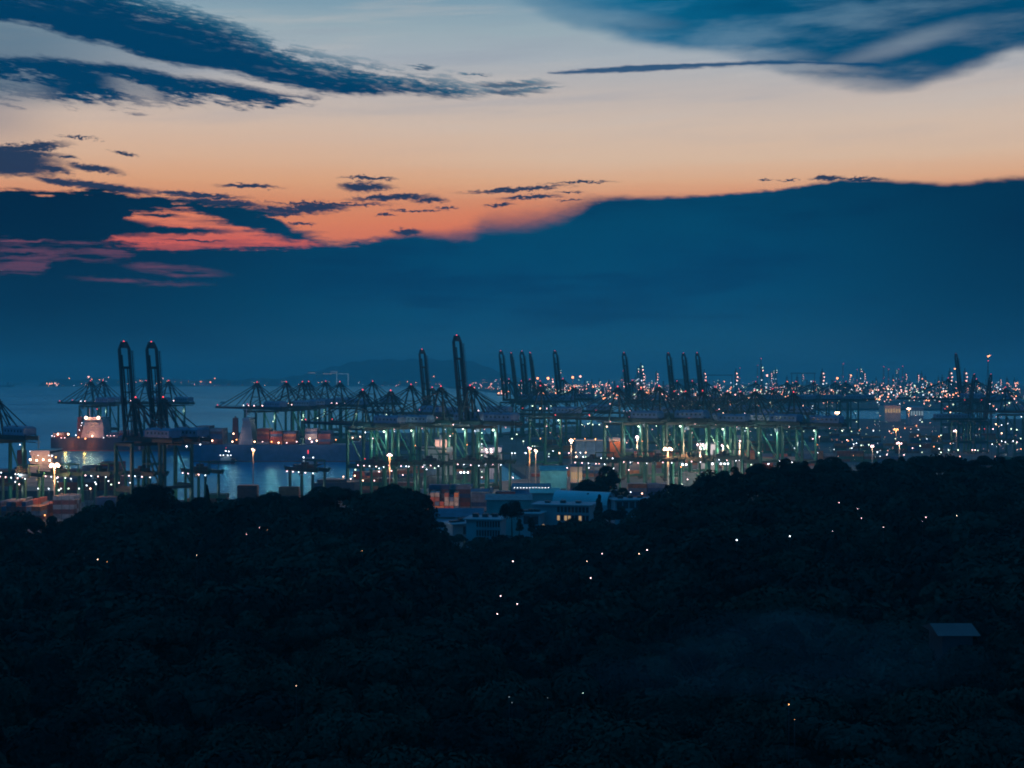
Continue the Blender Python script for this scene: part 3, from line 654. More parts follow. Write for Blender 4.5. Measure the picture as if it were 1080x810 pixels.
for i, (px, Y, th, lb) in enumerate([(213, 868, -48, 'dark yard gantry crane with a frame on top, standing alone beside the open water'), (324, 885, -46, 'dark yard gantry crane on the basin edge, water showing between its legs'),
        (22, 838, -40, 'yard gantry crane in the yard of the near pier, farthest from the tall pair'), (64, 846, -40, 'yard gantry crane directly behind the orange floodlight mast'), (106, 852, -40, 'yard gantry crane between the floodlight mast and the tall crane pair'), (152, 850, -40, 'yard gantry crane under the tall raised crane pair, behind the domed tree'),
        (398, 945, -46, 'yard gantry crane behind the pole of the amber mast by the basin'), (424, 950, -46, 'lamp lit yard gantry crane just past the amber mast'), (455, 955, -46, 'green yard gantry crane behind the orange lit container stack'), (497, 960, -46, 'green yard gantry crane in front of the tallest raised crane'), (520, 968, -46, 'green yard gantry crane beside the white floodlit shed'),
        (628, 975, -46, 'yard gantry crane half hidden by the broad dark tree'), (672, 985, -46, 'yard gantry crane just past the broad dark tree'), (698, 990, -46, 'yard gantry crane behind the pole of the orange floodlight mast'), (728, 1000, -46, 'bright green lit yard gantry crane beside the wooded ridge'), (765, 1015, -46, 'green lit yard gantry crane partly sunk behind the wooded ridge')]):
    o = rp if i == 0 else copy_tree(rp)
    o.location = (WX(px, Y), Y, QZ); o.rotation_euler = (0, 0, math.radians(th)); tag(o, lb, 'gantry crane', 'yard gantry cranes'); rtgs.append((o, px))
for o, px in rtgs:
    pw = 1200 if px < 390 else (5500 if px > 720 else 3200)
    point((5, 0, 13), pw, GRN, .8, o)
    if px > 440: point((-6, -1, 9), pw * .7, (0.9, 1.0, .85), .8, o)

# ------------------------------------------------------------------ containers
CN = ['red', 'orange', 'blue', 'green', 'grey', 'maroon']; CNW = {'red': 'red', 'orange': 'orange', 'blue': 'blue', 'green': 'green', 'grey': 'grey', 'maroon': 'maroon'}
CMESH = {}
for c in CN:
    b = MB(); m = M[c]; l, w, h = 12.19, 2.44, 2.59
    b.box(-l / 2 + .12, l / 2 - .12, -w / 2 + .06, w / 2 - .06, .12, h - .04, m)
    for x in (-l / 2 + .08, l / 2 - .08):
        for y in (-w / 2 + .08, w / 2 - .08): b.box(x - .08, x + .08, y - .08, y + .08, 0, h, m)
    for y in (-w / 2 + .05, w / 2 - .05):
        b.box(-l / 2 + .16, l / 2 - .16, y - .05, y + .05, 0, .16, m); b.box(-l / 2 + .16, l / 2 - .16, y - .05, y + .05, h - .14, h - .005, m)
    for i in range(20):
        x = -l / 2 + .5 + i * (l - 1) / 19
        for s in (-1, 1): b.box(x - .12, x + .12, s * (w / 2 - .059), s * (w / 2 - .02), .17, h - .16, m)
    for y in (-.7, -.25, .25, .7): b.box(l / 2 - .11, l / 2 - .04, y - .03, y + .03, .2, h - .15, M['steel'])
    CMESH[c] = b.mesh('container')
TIER = ['bottom', 'second', 'third', 'fourth', 'fifth', 'sixth', 'seventh']
stuff = MB(); NC = [0]
def container_block(desc, px0, px1, Y, tiers, deep, end_on=False, pal=None, keep=True, th=0.0, z=QZ):
    X0, X1 = WX(px0, Y), WX(px1, Y); step = 2.8 if end_on else 12.75
    n = max(1, int((X1 - X0) / step)); dstep = 12.6 if end_on else 2.75
    pal = pal or CN
    for i in range(n):
        h = max(1, tiers - R.choice([0, 0, 0, 1, 1, 2]))
        for d in range(deep):
            hd = max(1, h - (R.choice([0, 0, 1]) if d else 0))
            for t in range(hd):
                c = R.choice(pal); x = X0 + (i + .5) * step; y = Y + d * dstep; zz = z + t * 2.6
                if keep and d == 0 and NC[0] < 300:
                    o = bpy.data.objects.new('shipping_container', CMESH[c]); COL.objects.link(o); NC[0] += 1
                    o.location = (x + R.uniform(-.06, .06), y + R.uniform(-.1, .1), zz); o.rotation_euler = (0, 0, math.pi / 2 if end_on else (0 if R.random() < .5 else math.pi))
                    tag(o, f'{c} container, {TIER[t]} tier, {ORD[i] if i < 16 else "last"} column of {desc}', 'container', 'stacked shipping containers')
                else:
                    a, e = (1.2, 6.05) if end_on else (6.05, 1.2)
                    stuff.box(x - a, x + a, y - e, y + e, zz, zz + 2.55, M[c])
warm = ['orange', 'grey', 'red', 'maroon', 'grey', 'blue', 'red']
container_block('the long stack around the orange mast', 0, 52, 806, 4, 3, True, ['maroon', 'grey', 'red', 'blue', 'orange', 'maroon'])
container_block('the pale stack beside the orange mast', 56, 92, 812, 5, 5, False, ['grey', 'grey', 'maroon', 'grey'])
container_block('the low stack under the raised pair', 100, 140, 830, 4, 5)
container_block('the stack behind the cypress', 196, 246, 885, 3, 4)
container_block('the red stack by the basin mast', 250, 293, 888, 5, 3, False, ['red', 'maroon', 'orange', 'blue'])
container_block('the tall stack under the basin gantry', 294, 311, 876, 6, 3, False, ['red', 'orange', 'maroon'])
container_block('the mixed stack under the basin gantry', 313, 366, 870, 4, 4)
container_block('the orange lit stack behind the round tree', 449, 486, 838, 5, 3, True, warm)
container_block('the long orange lit stack under the green gantry', 452, 522, 858, 6, 3, False, warm)
container_block('the dim stack behind the campus roofs', 522, 580, 870, 4, 4)
container_block('the stack before the teal shed', 580, 640, 905, 5, 4, False, ['red', 'maroon', 'orange', 'blue', 'green'])
container_block('the low stack beside the campus wing', 668, 728, 850, 3, 5, False, ['maroon', 'red', 'grey', 'orange'])
container_block('the stack under the orange floodlight mast', 662, 712, 935, 4, 4, False, ['grey', 'orange', 'blue', 'grey'])
container_block('the lit stack between the green gantries', 716, 800, 1045, 4, 3, False, ['grey', 'red', 'orange', 'grey'])
container_block('the pale stack behind the main quay', 690, 800, 1260, 6, 4, False, ['grey', 'red', 'grey', 'maroon', 'orange'], True)
container_block('the far stack above the ridge', 800, 880, 1250, 5, 3, False, ['red', 'grey', 'blue', 'maroon'])
for px0, px1, Y, t in [(380, 450, 985, 4), (560, 690, 1150, 3), (430, 530, 1120, 4), (580, 660, 1400, 5), (640, 700, 1330, 5), (840, 960, 1350, 4), (880, 1000, 1500, 5), (980, 1080, 1250, 4), (560, 640, 1650, 5), (700, 850, 1500, 5), (960, 1080, 1700, 5), (820, 930, 1750, 4), (250, 330, 1520, 4), (330, 440, 1560, 5), (95, 200, 1790, 4)]:
    container_block('', px0, px1, Y, t, 3, False, None, False)

# ------------------------------------------------------------------ ships
def hull(b, Lh, Wd, z0, z1, m, bowl=26, m2=None):
    prof = [(0, .42), (Lh * .05, .5), (Lh * .5, .5), (Lh - bowl, .5), (Lh - bowl * .45, .34), (Lh, .02)]
    def ring(z, rake): return [(x + (rake if x > Lh - bowl * .9 else 0), -w * Wd) for x, w in prof] + [(x + (rake if x > Lh - bowl * .9 else 0), w * Wd) for x, w in prof[::-1]]
    lv = [(z0, -4), (z0 + 1.2, -3.4), (z1, 3)]
    n = 12
    for (za, ra), (zb, rb), mm in ((lv[0], lv[1], m2 or m), (lv[1], lv[2], m)):
        A = [(x, y, za) for x, y in ring(za, ra)]; Bq = [(x, y, zb) for x, y in ring(zb, rb)]
        b.add(A + Bq, [(i, (i + 1) % n, n + (i + 1) % n, n + i) for i in range(n)] + [tuple(range(n))[::-1], tuple(range(n, 2 * n))], mm)
    b.prism([(Lh - bowl * .8, -Wd * .42), (Lh - 3, -1), (Lh - 3, 1), (Lh - bowl * .8, Wd * .42)], z1 + .01, z1 + 2.2, m)
def house_block(t, x0, x1, Wd, z0, floors, lit, mt='white'):
    b = MB(); z = z0
    for i in range(floors):
        s = .48 - .012 * i; b.box(x0 + i * .5, x1 - i * .4, -Wd * s, Wd * s, z, z + 2.75, M[mt]); z += 2.75
        b.box(x0 + i * .5 - .5, x1 - i * .4 + .5, -Wd * s - .4, Wd * s + .4, z, z + .18, M[mt]); z += .18
    b.box(x0 + floors * .5, x1 - floors * .4, -Wd * .56, Wd * .56, z, z + 3, M[mt]); b.box(x0 + floors * .5 - .1, x1 - floors * .4 + .1, -Wd * .55, Wd * .55, z + 1.2, z + 2.4, M['glass'])
    b.beam((x0 + 5, 0, z + 3), (x0 + 5, 0, z + 12), .9, .9, M[mt]); b.beam((x0 + 5, -4, z + 8), (x0 + 5, 4, z + 8), .4, .4, M[mt])
    b.build('deckhouse', t)
    for i in range(floors):
        for s in (-1, 1):
            for y in range(-3, 4):
                pass
    for i in range(floors):
        for xx in np.arange(x0 + 3 + floors * .5, x1 - 2 - floors * .4, 3.2):
            if R.random() < lit:
                s = .48 - .012 * i; w = MB(); zz = z0 + i * 2.93 + 1
                w.box(xx, xx + 1.1, -Wd * s - .06, -Wd * s + .1, zz, zz + .9, M['window'] if R.random() < .6 else M['windowc']); w.build('window', t)
    return z + 3
def cargo(t, x0, x1, Wd, z0, tiers, pal=None):
    pal = pal or CN
    for x in np.arange(x0, x1 - 12.2, 13.2):
        k = max(2, tiers - R.choice([0, 0, 1, 1, 2])); b = MB()
        for r in range(int(Wd * .92 / 2.5)):
            y = -Wd * .46 + r * 2.5; kk = max(1, k - R.choice([0, 0, 0, 1]))
            for q in range(kk): b.box(x, x + 12.1, y, y + 2.42, z0 + q * 2.6, z0 + q * 2.6 + 2.54, M[R.choice(pal)])
        b.build('container_bay', t)
def ship_lamps(t, pts):
    for p, mt, r in pts:
        b = MB(); b.ball(p, r, M[mt], 8, 5); b.beam((p[0], p[1], p[2] - 3), p, .2, .2, M['steel']); b.build('deck_lamp', t)
def make_ship(label, loc, th, Lh, Wd, deck, hm, house, cargos, floors=6, lit=.3, hcol='white', m2='hullred'):
    t = thing('container_ship', label, 'ship', loc, math.radians(th), 'ships in the port')
    b = MB(); hull(b, Lh, Wd, -.4, deck, M[hm], 26, M[m2])
    b.build('hull', t); zt = house_block(t, house[0], house[1], Wd, deck + .01, floors, lit, hcol)
    b = MB(); b.beam((house[0] - 6, 0, deck), (house[0] - 6, 0, deck + floors * 2.9 + 3), 5, 6, M['maroon'], 4, 5); b.tube((house[0] - 6, 0, deck + floors * 2.9 + 3), (house[0] - 6, 0, deck + floors * 2.9 + 5), .8, M['steel'], 8); b.build('funnel', t)
    for x0, x1, tr, pal in cargos: cargo(t, x0, x1, Wd, deck + .3, tr, pal)
    return t, zt
# floodlit ship before the far pier: stern towards the open sea
t, zt = make_ship('dark container ship with pink floodlit deckhouse and bright deck lamps by the far pier', (WX(61, 1650), 1638, 0), -2, 196, 29, 15, 'hull', (36, 62), [(66, 190, 3, ['maroon', 'blue', 'grey', 'red']), (2, 26, 2, ['maroon', 'grey'])], 7, .35)
ship_lamps(t, [((43, -18.5, zt - .5), 'warm', 2.0), ((57, -18.5, zt - .5), 'warm', 2.0), ((9, -14, 19), 'warm', 1.3), ((21, -14, 19), 'warm', 1.3), ((2, -13.5, 17), 'cool', .6), ((5, -14.5, 16.5), 'cool', .5), ((13, -14.7, 15), 'pink', .6), ((17, -14.7, 15), 'pink', .6), ((30, -14.7, 18), 'cool', .7), ((33, -14.7, 15.5), 'amber', .8), ((49, -15, 17), 'warm', .9), ((41, -15, 14), 'amber', .9), ((62, -15, 15), 'cool', .5),
    ((34, -14.6, 24), 'cool', .6), ((36, -14.6, 29), 'cool', .6), ((37, -14.6, 32), 'cool', .6), ((66, -14.8, 17.5), 'pink', .45), ((70, -14.8, 17.5), 'pink', .45), ((74, -14.8, 17.5), 'pink', .45), ((51, -4, zt + 9), 'redl', .8)])
for x, z, p in ((44, zt + 1, 26000), (57, zt + 1, 26000), (10, 21, 16000), (22, 21, 16000), (34, 22, 6000), (49, 19, 12000)): point((x, -21, z), p * .8, (1, .38, .2), 1.2, t)
for x in (22, 44): point((x, -27, 6), 15000, (1, .2, .03), 1.2, t)   # added lights, no lamps there, to warm the reflection on the water
t, zt = make_ship('long blue hulled container ship moored in front of the lamp lit crane row', (WX(206, 1430), 1432, 0), 0, 178, 30, 17, 'bluehull', (46, 60), [(4, 34, 8, ['hullred' if False else 'maroon', 'blue', 'grey', 'blue']), (64, 112, 6, ['red', 'maroon', 'orange', 'blue', 'red', 'grey']), (112, 150, 6, ['blue', 'maroon', 'grey'])], 8, .25)
ship_lamps(t, [((40, -15.6, 20), 'warm', .8), ((41, -15.6, 28), 'warm', .8), ((44, -15.6, 22), 'amber', .7), ((62, -15.6, 20), 'warm', .8), ((70, -15.8, 20), 'pink', .5), ((79, -15.8, 20), 'amber', .8), ((86, -15.8, 19), 'warm', .8), ((94, -15.8, 19), 'pink', .6), ((104, -15.8, 20), 'pink', .6), ((117, -15.8, 23), 'warm', 1.0), ((119, -15.8, 20), 'pink', .9), ((124, -15.8, 21), 'warm', .8), ((143, -15.8, 22), 'amber', .6), ((20, -15.8, 21), 'warm', .8), ((10, -15.8, 24), 'cool', .8)])
for x, p in ((42, 9000), (80, 8000), (98, 6000), (120, 12000), (136, 6000)): point((x, -20, 26), p * .5, (1, .6, .46), 1.2, t)
t, zt = make_ship('laden container ship alongside the near pier, bright work lamps on its deckhouse', (WX(-30, 935), 944, 0), 0, 124, 24, 10, 'hull', (36, 56), [(-0 + 2, 32, 6, ['maroon', 'red', 'maroon', 'orange', 'grey']), (58, 104, 7, ['maroon', 'red', 'maroon', 'blue', 'grey'])], 8, .25, 'cream')
ship_lamps(t, [((40 + 4.2 * i, -13, zt - 6 - (i % 2) * .4), 'warm', .8) for i in range(4)] + [((40, -13, zt - .5), 'cool', .6), ((42.5, -13, zt - 2.2), 'warm', .6), ((45, -13, zt - 3), 'cool', .5), ((52, -12.5, zt - 3), 'cool', .6), ((54, -12.5, zt - 3.4), 'cool', .6), ((56.5, -12.5, zt - 4.4), 'amber', .6), ((57.5, -12.5, 16), 'cool', .6), ((57, -12.6, 13), 'greenish', .6), ((58.5, -12.6, 10.5), 'greenish', .6), ((56, -12.6, 10.5), 'cool', .5)])
for x, p in ((44, 6500), (51, 6500)): point((x, -19, zt - 4), p * .4, (1, .5, .38), 1, t)
th = math.degrees(math.atan2(.74, .67)); Lx = 150
dirv = Vector((.67, .74, 0)); perp = Vector((-.74, .67, 0))
bowp = Vector((WX(334, 985), 985, 0)); st = bowp + dirv * Lx + perp * 2
t, zt = make_ship('container ship moored along the main quay, its bow deck glowing orange', tuple(st), th + 180, Lx, 24, 11, 'hull', (22, 36), [(40, 112, 2, ['maroon', 'red', 'blue', 'orange'])], 6, .3)
ship_lamps(t, [((120, 8, 15), 'warm', .5), ((128, 5, 14.6), 'warm', .4), ((100, 11.4, 17), 'pink', .5), ((88, 11.4, 17), 'pink', .5)])
for x, y, z, p in ((124, 0, 19, 5500), (116, 3, 18, 2500), (34, 10, 30, 5000)): point((x, y, z), p, (1, .5, .2), .8, t)

def make_tug(label, px, Y, th, lamps, sc=1.0):
    t = thing('harbour_tug', label, 'tug', (WX(px, Y), Y, 0), math.radians(th), 'tugs and small boats in the basin', sc)
    b = MB(); hull(b, 26, 9, -.4, 3.2, M['hull'], 8, M['hullred']); b.build('hull', t)
    b = MB(); b.box(9, 19, -3.2, 3.2, 3.2, 6, M['white']); b.box(12, 17.5, -2.4, 2.4, 6, 8.8, M['white']); b.box(11.9, 17.6, -2.46, 2.46, 7.2, 8.3, M['glass']); b.build('wheelhouse', t)
    b = MB(); b.tube((14, 0, 8.8), (14, 0, 15), .2, M['steel'], 6); b.beam((14, -1.4, 12), (14, 1.4, 12), .15, .15, M['steel']); b.build('mast', t)
    for s in (-1.6, 1.6):
        b = MB(); b.tube((10.3, s, 6), (10.3, s, 8.6), .6, M['steel'], 8); b.build('funnel', t)
    for p, mt, r in lamps:
        b = MB(); b.ball(p, r, M[mt], 8, 4); b.build('lamp', t)
    return t
t = make_tug('small tug with white lamps beside the blue hull near the tall crane pair', 223, 1385, 4, [((14, -1.4, 12.4), 'cool', .8), ((17, -2.4, 12), 'cool', .8), ((9, -3.4, 8.4), 'cool', .6), ((12, -3.4, 8.4), 'cool', .6), ((16, -3.4, 8.2), 'cool', .7), ((19, -3.4, 8.4), 'cool', .6), ((14, 0, 15.3), 'redl', .6)])
point((14, -8, 9), 900, GRN, .6, t)
t = make_tug('tug with a tall red masthead lamp and two white lamps in the basin', 309, 1330, 4, [((10, -2.6, 9.4), 'cool', .9), ((10.2, -2.8, 6.2), 'windowc', .9), ((19, -3, 9.2), 'cool', .7), ((14, 0, 14.2), 'redl', .8), ((14, 0, 15.5), 'redl', .8), ((14, 0, 12.9), 'redl', .6)])
# distant sea traffic
def far_ship(label, px, Y, Lh, hs, bridge, lamps=()):
    t = thing('cargo_ship', label, 'ship', (WX(px, Y), Y, 0), 0, 'distant ships on the sea')
    b = MB(); hull(b, Lh, Lh * .15, -.4, hs, M['hull'], Lh * .12); b.build('hull', t)
    b = MB(); b.box(bridge, bridge + Lh * .08, -Lh * .06, Lh * .06, hs, hs + Lh * .11, M['grey']); b.box(bridge + 2, bridge + Lh * .07, -Lh * .075, Lh * .075, hs + Lh * .11, hs + Lh * .13, M['grey']); b.tube((bridge + 4, 0, hs + Lh * .13), (bridge + 4, 0, hs + Lh * .2), .8, M['steel'], 6); b.build('deckhouse', t)
    for p, mt, r in lamps:
        b = MB(); b.ball(p, r, M[mt], 6, 4); b.build('lamp', t)
far_ship('dark distant cargo ship low on the open sea, cut by the frame edge', -8, 11500, 180, 14, 120)
far_ship('fainter distant cargo ship on the horizon behind the cut off one', 13.5, 14500, 95, 12, 16)
far_ship('distant floodlit vessel at the end of the dark shore', 49, 11800, 110, 15, 70, [((6, -8, 26), 'famber', 6), ((30, -8, 24), 'fpink', 6.5), ((46, -8, 26), 'famber', 7), ((75, -8, 28), 'fpink', 7), ((88, -8, 14), 'fpink', 6), ((22, -8, 10), 'famber', 4)])
far_ship('small lit ferry on the strait near the crowded shore lights', 524, 6200, 50, 6, 18, [((8, -5, 12), 'famber', 3.5), ((22, -5, 12), 'fpink', 4), ((34, -5, 8), 'fpink', 3.4), ((21, -5, 22), 'famber', 2.5)])
for px, Y, lb in [(114, 4700, 'tiny motor boat on the open sea above the far pier'), (232, 4500, 'tiny motor boat on the sea just off the crane row')]:
    t = thing('motor_boat', lb, 'boat', (WX(px, Y), Y, 0), .3, 'tugs and small boats in the basin')
    b = MB(); hull(b, 18, 6, -.3, 3, M['hull'], 7); b.build('hull', t); b = MB(); b.box(5, 11, -2, 2, 3, 6, M['grey']); b.build('cabin', t)

# ------------------------------------------------------------------ floodlight masts
def mast(label, px, py, Y, mt, n, r, pw, col, wide=1.6, drop=0.0, base=QZ):
    z = WZ(py, Y) - drop; t = thing('floodlight_mast', label, 'light mast', (WX(px, Y), Y, base), 0, 'floodlight masts of the port')
    b = MB(); b.tube((0, 0, 0), (0, 0, z - base), .5, M['concrete'], 8, .25); b.build('pole', t)
    b = MB(); b.tube((0, 0, z - base - .5), (0, 0, z - base), wide * .8, M['steel'], 10); b.build('head_frame', t)
    for i in range(n):
        a = 2 * math.pi * i / n + .4
        b = MB(); b.ball((wide * math.cos(a), wide * math.sin(a) * .8, z - base + (.5 if i % 2 else -.2)), r, M[mt], 8, 5); b.build('lamp', t)
    point((0, -2.5, z - base - 1), pw, col, 1.0, t)
    if pw > 20000: point((0, -1.5, z - base - 9), pw * .12, col, 1.0, t)
    return t
mast('tall floodlight mast with a dazzling orange lamp ring in the near pier yard', 57.5, 491, 830, 'warm', 8, 1.1, 60000, AMB, 2.2)
mast('slim mast with one amber lamp against the open water', 267, 474.5, 925, 'warm', 3, .55, 14000, AMB, .7)
mast('slim mast with amber lamp beside the first main quay cranes', 411, 480, 915, 'pink', 4, .6, 30000, AMB, 1.3)
mast('mast with amber lamp in the yard behind the raised boom cluster', 558.5, 473, 1050, 'pink', 3, .65, 30000, AMB, 1.0)
mast('mast with round white lamp above the blue warehouse bays', 602.5, 464.5, 1250, 'warm', 5, .9, 40000, WARM, 1.2)
mast('mast with small round lamp beside the amber mast in the middle yard', 565, 475.5, 1060, 'warm', 3, .7, 12000, WARM, .7)
mast('tall floodlight mast with wide orange lamp ring before the green cranes', 704.5, 473.8, 1000, 'warm', 9, .95, 70000, AMB, 2.6)
mast('mast with pinkish white lamp bar beside the white block', 738.5, 469.3, 1130, 'pink', 6, .75, 90000, WARM, 2.4)
mast('mast with white lamp beside the lattice of white lights', 762.5, 470.5, 1150, 'pink', 3, .8, 80000, WARM, .9)
mast('mast with pink lamp on the dim yard above the wooded ridge', 920, 470.8, 1150, 'pink', 4, .7, 9000, WARM, 1.0)
mast('mast with two bright lamps on the dim yard past the ridge notch', 948.5, 467.5, 1250, 'pink', 5, .8, 12000, WARM, 2.0)
mast('mast with pink lamp pair below the short raised booms', 1008.5, 454.5, 1500, 'pink', 5, .9, 14000, WARM, 2.2)
mast('mast with shaded orange lamp in the dark far yard', 945, 453, 1600, 'amber', 4, .9, 20000, AMB, 2.4)
mast('mast with bright peach lamp on the shore of the narrow channel', 883, 435.5, 1900, 'warm', 6, 1.2, 30000, WARM, 2.4)
mast('mast with peach lamp beside the pale shed across the narrow channel', 958.5, 431, 2300, 'warm', 5, 1.2, 30000, AMB, 2.2)
mast('mast with red topped lamp between the last green cranes', 780, 465, 1190, 'pink', 3, .7, 50000, WARM, .9)
mast('mast with lamp behind the first stack of pale containers', 672, 461, 1330, 'pink', 4, .9, 70000, WARM, 1.0)

# ------------------------------------------------------------------ small port lamps and trucks
LM = {}
def lamp_post_mesh(mt, hgt, r, key):
    if key not in LM:
        b = MB(); b.tube((0, 0, 0), (0, 0, hgt), .16, M['steel'], 6, .1); b.beam((0, 0, hgt), (0, -1.2, hgt + .2), .15, .15, M['steel']); b.ball((0, -1.2, hgt), r, M[mt], 6, 4)
        LM[key] = b.mesh('lamp_post')
    return LM[key]
CW = {'warm': 'peach', 'amber': 'amber', 'cool': 'cool white', 'greenish': 'greenish white', 'pink': 'pinkish white', 'redl': 'red', 'famber': 'amber', 'fpink': 'peach', 'fgreen': 'greenish white', 'fcool': 'cool white'}
def port_lamp(px, py, Y, mt, r, where):
    hgt = round(max(4, WZ(py, Y) - QZ)); o = bpy.data.objects.new('yard_lamp', lamp_post_mesh(mt, hgt, r, (mt, hgt, r))); COL.objects.link(o)
    o.location = (WX(px, Y), Y, QZ); tag(o, f'{CW[mt]} lamp on a thin post {where}', 'lamp', f'{CW[mt]} lamps {where}')
for px, py, Y, mt in [(857, 463, 1300, 'pink'), (864, 461, 1300, 'pink'), (893, 464, 1300, 'pink'), (900, 469, 1280, 'cool'), (903, 467.5, 1280, 'cool'), (908, 470, 1260, 'greenish'), (898, 473, 1250, 'cool'), (916, 469, 1250, 'greenish'), (925, 477, 1200, 'cool'), (935, 479, 1200, 'pink'), (953, 480, 1180, 'pink'), (888, 454, 1600, 'greenish'), (921, 454, 1600, 'cool'),
        (962, 472, 1250, 'pink'), (970, 470, 1250, 'greenish'), (990, 473, 1220, 'cool'), (992, 477, 1200, 'greenish'), (1000, 475, 1200, 'greenish'), (1010, 474, 1200, 'greenish'), (1025, 474.5, 1200, 'pink'), (1028, 475, 1200, 'pink'), (1046, 469, 1260, 'cool'), (1056, 465, 1300, 'cool'), (1060, 466, 1300, 'cool'), (1068, 465.5, 1300, 'cool'), (1072, 466, 1300, 'pink'), (1076, 462, 1350, 'greenish'),
        (1050, 447, 1700, 'warm'), (1053, 450, 1700, 'warm'), (1047, 452, 1650, 'pink'), (1056, 448, 1700, 'cool'), (1038, 452, 1600, 'redl'), (1028, 447, 1700, 'redl'), (1056, 457, 1500, 'warm'), (1066, 452, 1600, 'greenish'), (1072, 453, 1600, 'greenish'), (992, 459, 1450, 'greenish'), (990, 460, 1450, 'amber'), (1002, 435, 1900, 'warm'), (986, 438, 1900, 'warm'),
        (810, 489, 1040, 'cool'), (822, 486, 1060, 'cool'), (835, 487, 1060, 'cool'), (868, 486, 1080, 'pink'), (846, 478, 1120, 'cool'), (855, 478, 1120, 'cool'), (862, 478, 1120, 'cool'), (800, 478, 1120, 'greenish'), (960, 490, 1050, 'pink'), (887, 489, 1060, 'pink'),
        (612, 478, 1120, 'cool'), (615, 482, 1080, 'cool'), (622, 483, 1080, 'cool'), (634, 484, 1060, 'cool'), (640, 484, 1060, 'greenish'), (646, 484, 1060, 'cool'), (650, 483, 1080, 'cool'), (661, 484, 1060, 'greenish'), (608, 481, 1100, 'warm'), (590, 477.5, 1150, 'warm'), (600, 478.5, 1150, 'pink'), (554, 478, 1100, 'cool'), (598, 493, 950, 'pink'), (621, 494, 950, 'cool'), (647, 494, 960, 'cool'), (663, 495.5, 960, 'pink'),
        (540, 478.5, 1150, 'cool'), (543, 478.5, 1150, 'cool'), (554.5, 478.5, 1150, 'cool'), (541, 504, 900, 'pink'), (486, 537, 790, 'warm'), (452, 538.5, 785, 'warm'), (523, 530, 820, 'warm'), (432, 489, 980, 'cool'), (436, 488, 980, 'cool'), (446, 493, 960, 'pink'), (450, 495, 950, 'cool'), (458, 488.5, 1000, 'cool'), (425, 501, 940, 'pink'), (395, 506, 930, 'pink'), (370, 505, 930, 'pink'), (383, 506, 930, 'warm'), (372, 462, 1300, 'warm'), (380, 461, 1300, 'warm'), (385, 484, 1020, 'redl'),
        (2, 499, 830, 'cool'), (17, 500, 830, 'cool'), (20, 500, 830, 'cool'), (41, 514.5, 800, 'cool'), (52, 515, 800, 'cool'), (65, 516, 800, 'cool'), (73, 515, 800, 'greenish'), (84, 515, 800, 'cool'), (92, 511, 810, 'cool'), (96, 515.5, 800, 'warm'), (101, 509, 820, 'cool'), (102, 511, 820, 'cool'), (115, 508, 830, 'cool'), (118, 510, 830, 'greenish'), (126, 509, 830, 'pink'), (138, 509.5, 830, 'cool'), (75.5, 504.5, 850, 'cool'), (17, 509, 810, 'cool'), (21, 511, 805, 'pink'), (48, 543.5, 780, 'amber'),
        (640, 450, 1500, 'warm'), (655, 466, 1250, 'amber'), (606, 462.5, 1300, 'amber'), (617, 462.5, 1300, 'amber'), (628, 462.5, 1300, 'amber'), (570, 462, 1350, 'amber'), (558, 455, 1500, 'greenish'), (540, 462, 1350, 'greenish'), (545, 458, 1400, 'greenish'), (552, 466, 1250, 'greenish'), (620, 447, 1800, 'greenish'), (614, 448, 1800, 'greenish'), (625, 448, 1800, 'greenish'), (632, 447.5, 1800, 'greenish'),
        (800, 500, 960, 'pink'), (770, 506, 940, 'warm'), (660, 518, 900, 'cool'), (665, 519, 900, 'cool'), (677, 520, 900, 'warm'), (711, 515, 880, 'amber'), (718, 493, 960, 'amber'), (725, 505, 940, 'pink')]:
    zone = 'in the near pier yard' if px < 140 else 'in the main quay yard' if px < 560 else 'around the blue warehouse bays' if px < 690 else 'under the green legged cranes' if px < 800 else 'on the dim yard beyond the ridge' if px < 980 else 'below the flare terminal'
    if int(px * 7) % 4 == 0: point((WX(px, Y), Y - 1.2, max(QZ + 3.4, WZ(py, Y) - .6)), 2600, {'cool': WHT, 'greenish': GRN, 'pink': WARM, 'warm': WARM, 'amber': AMB}.get(mt, WARM), .5)
    port_lamp(px, py, Y, mt, .42 if Y < 1000 else .55 if Y < 1500 else .75, zone)
point((WX(462, 815), 815, 14), 14000, (1, .55, .34), .8); point((WX(492, 818), 818, 12), 11000, (1, .55, .34), .8); point((WX(452, 800), 800, 9), 2500, AMB, .8)   # the lamps beside the orange lit stack
for px, py, Y, r in [(486, 497.5, 905, .8), (489.5, 497.5, 905, .8), (493.5, 497.7, 905, .8), (719.5, 490, 985, .95), (723.5, 490, 985, .95), (751, 489, 1010, .95), (760, 489, 1010, .85), (764, 489, 1010, .85), (767.5, 489, 1010, .85), (503, 473, 1090, .8), (513, 474, 1090, .8), (518, 474, 1090, .8)]:
    port_lamp(px, py, Y, 'cool' if py > 480 else 'pink', r, 'in a bright cluster under the gantries')
for px, Y, z, p, c_ in [(490, 912, 11, 9000, GRN), (721, 992, 11, 14000, GRN), (751, 1018, 12, 9000, GRN), (764, 1018, 12, 14000, GRN), (511, 1100, 24, 12000, (1, .75, .75)), (585, 1130, 14, 7000, WARM), (640, 1120, 14, 7000, WARM), (690, 1180, 18, 12000, WARM), (735, 1230, 22, 16000, (1, .7, .62)), (775, 1230, 20, 14000, (1, .7, .62)), (830, 1220, 20, 9000, (1, .7, .62)), (600, 880, 12, 3500, AMB), (690, 900, 12, 5000, AMB)]:
    point((WX(px, Y), Y, z), p, c_, .8)                            # the floodlights of these clusters and of the stacks behind them
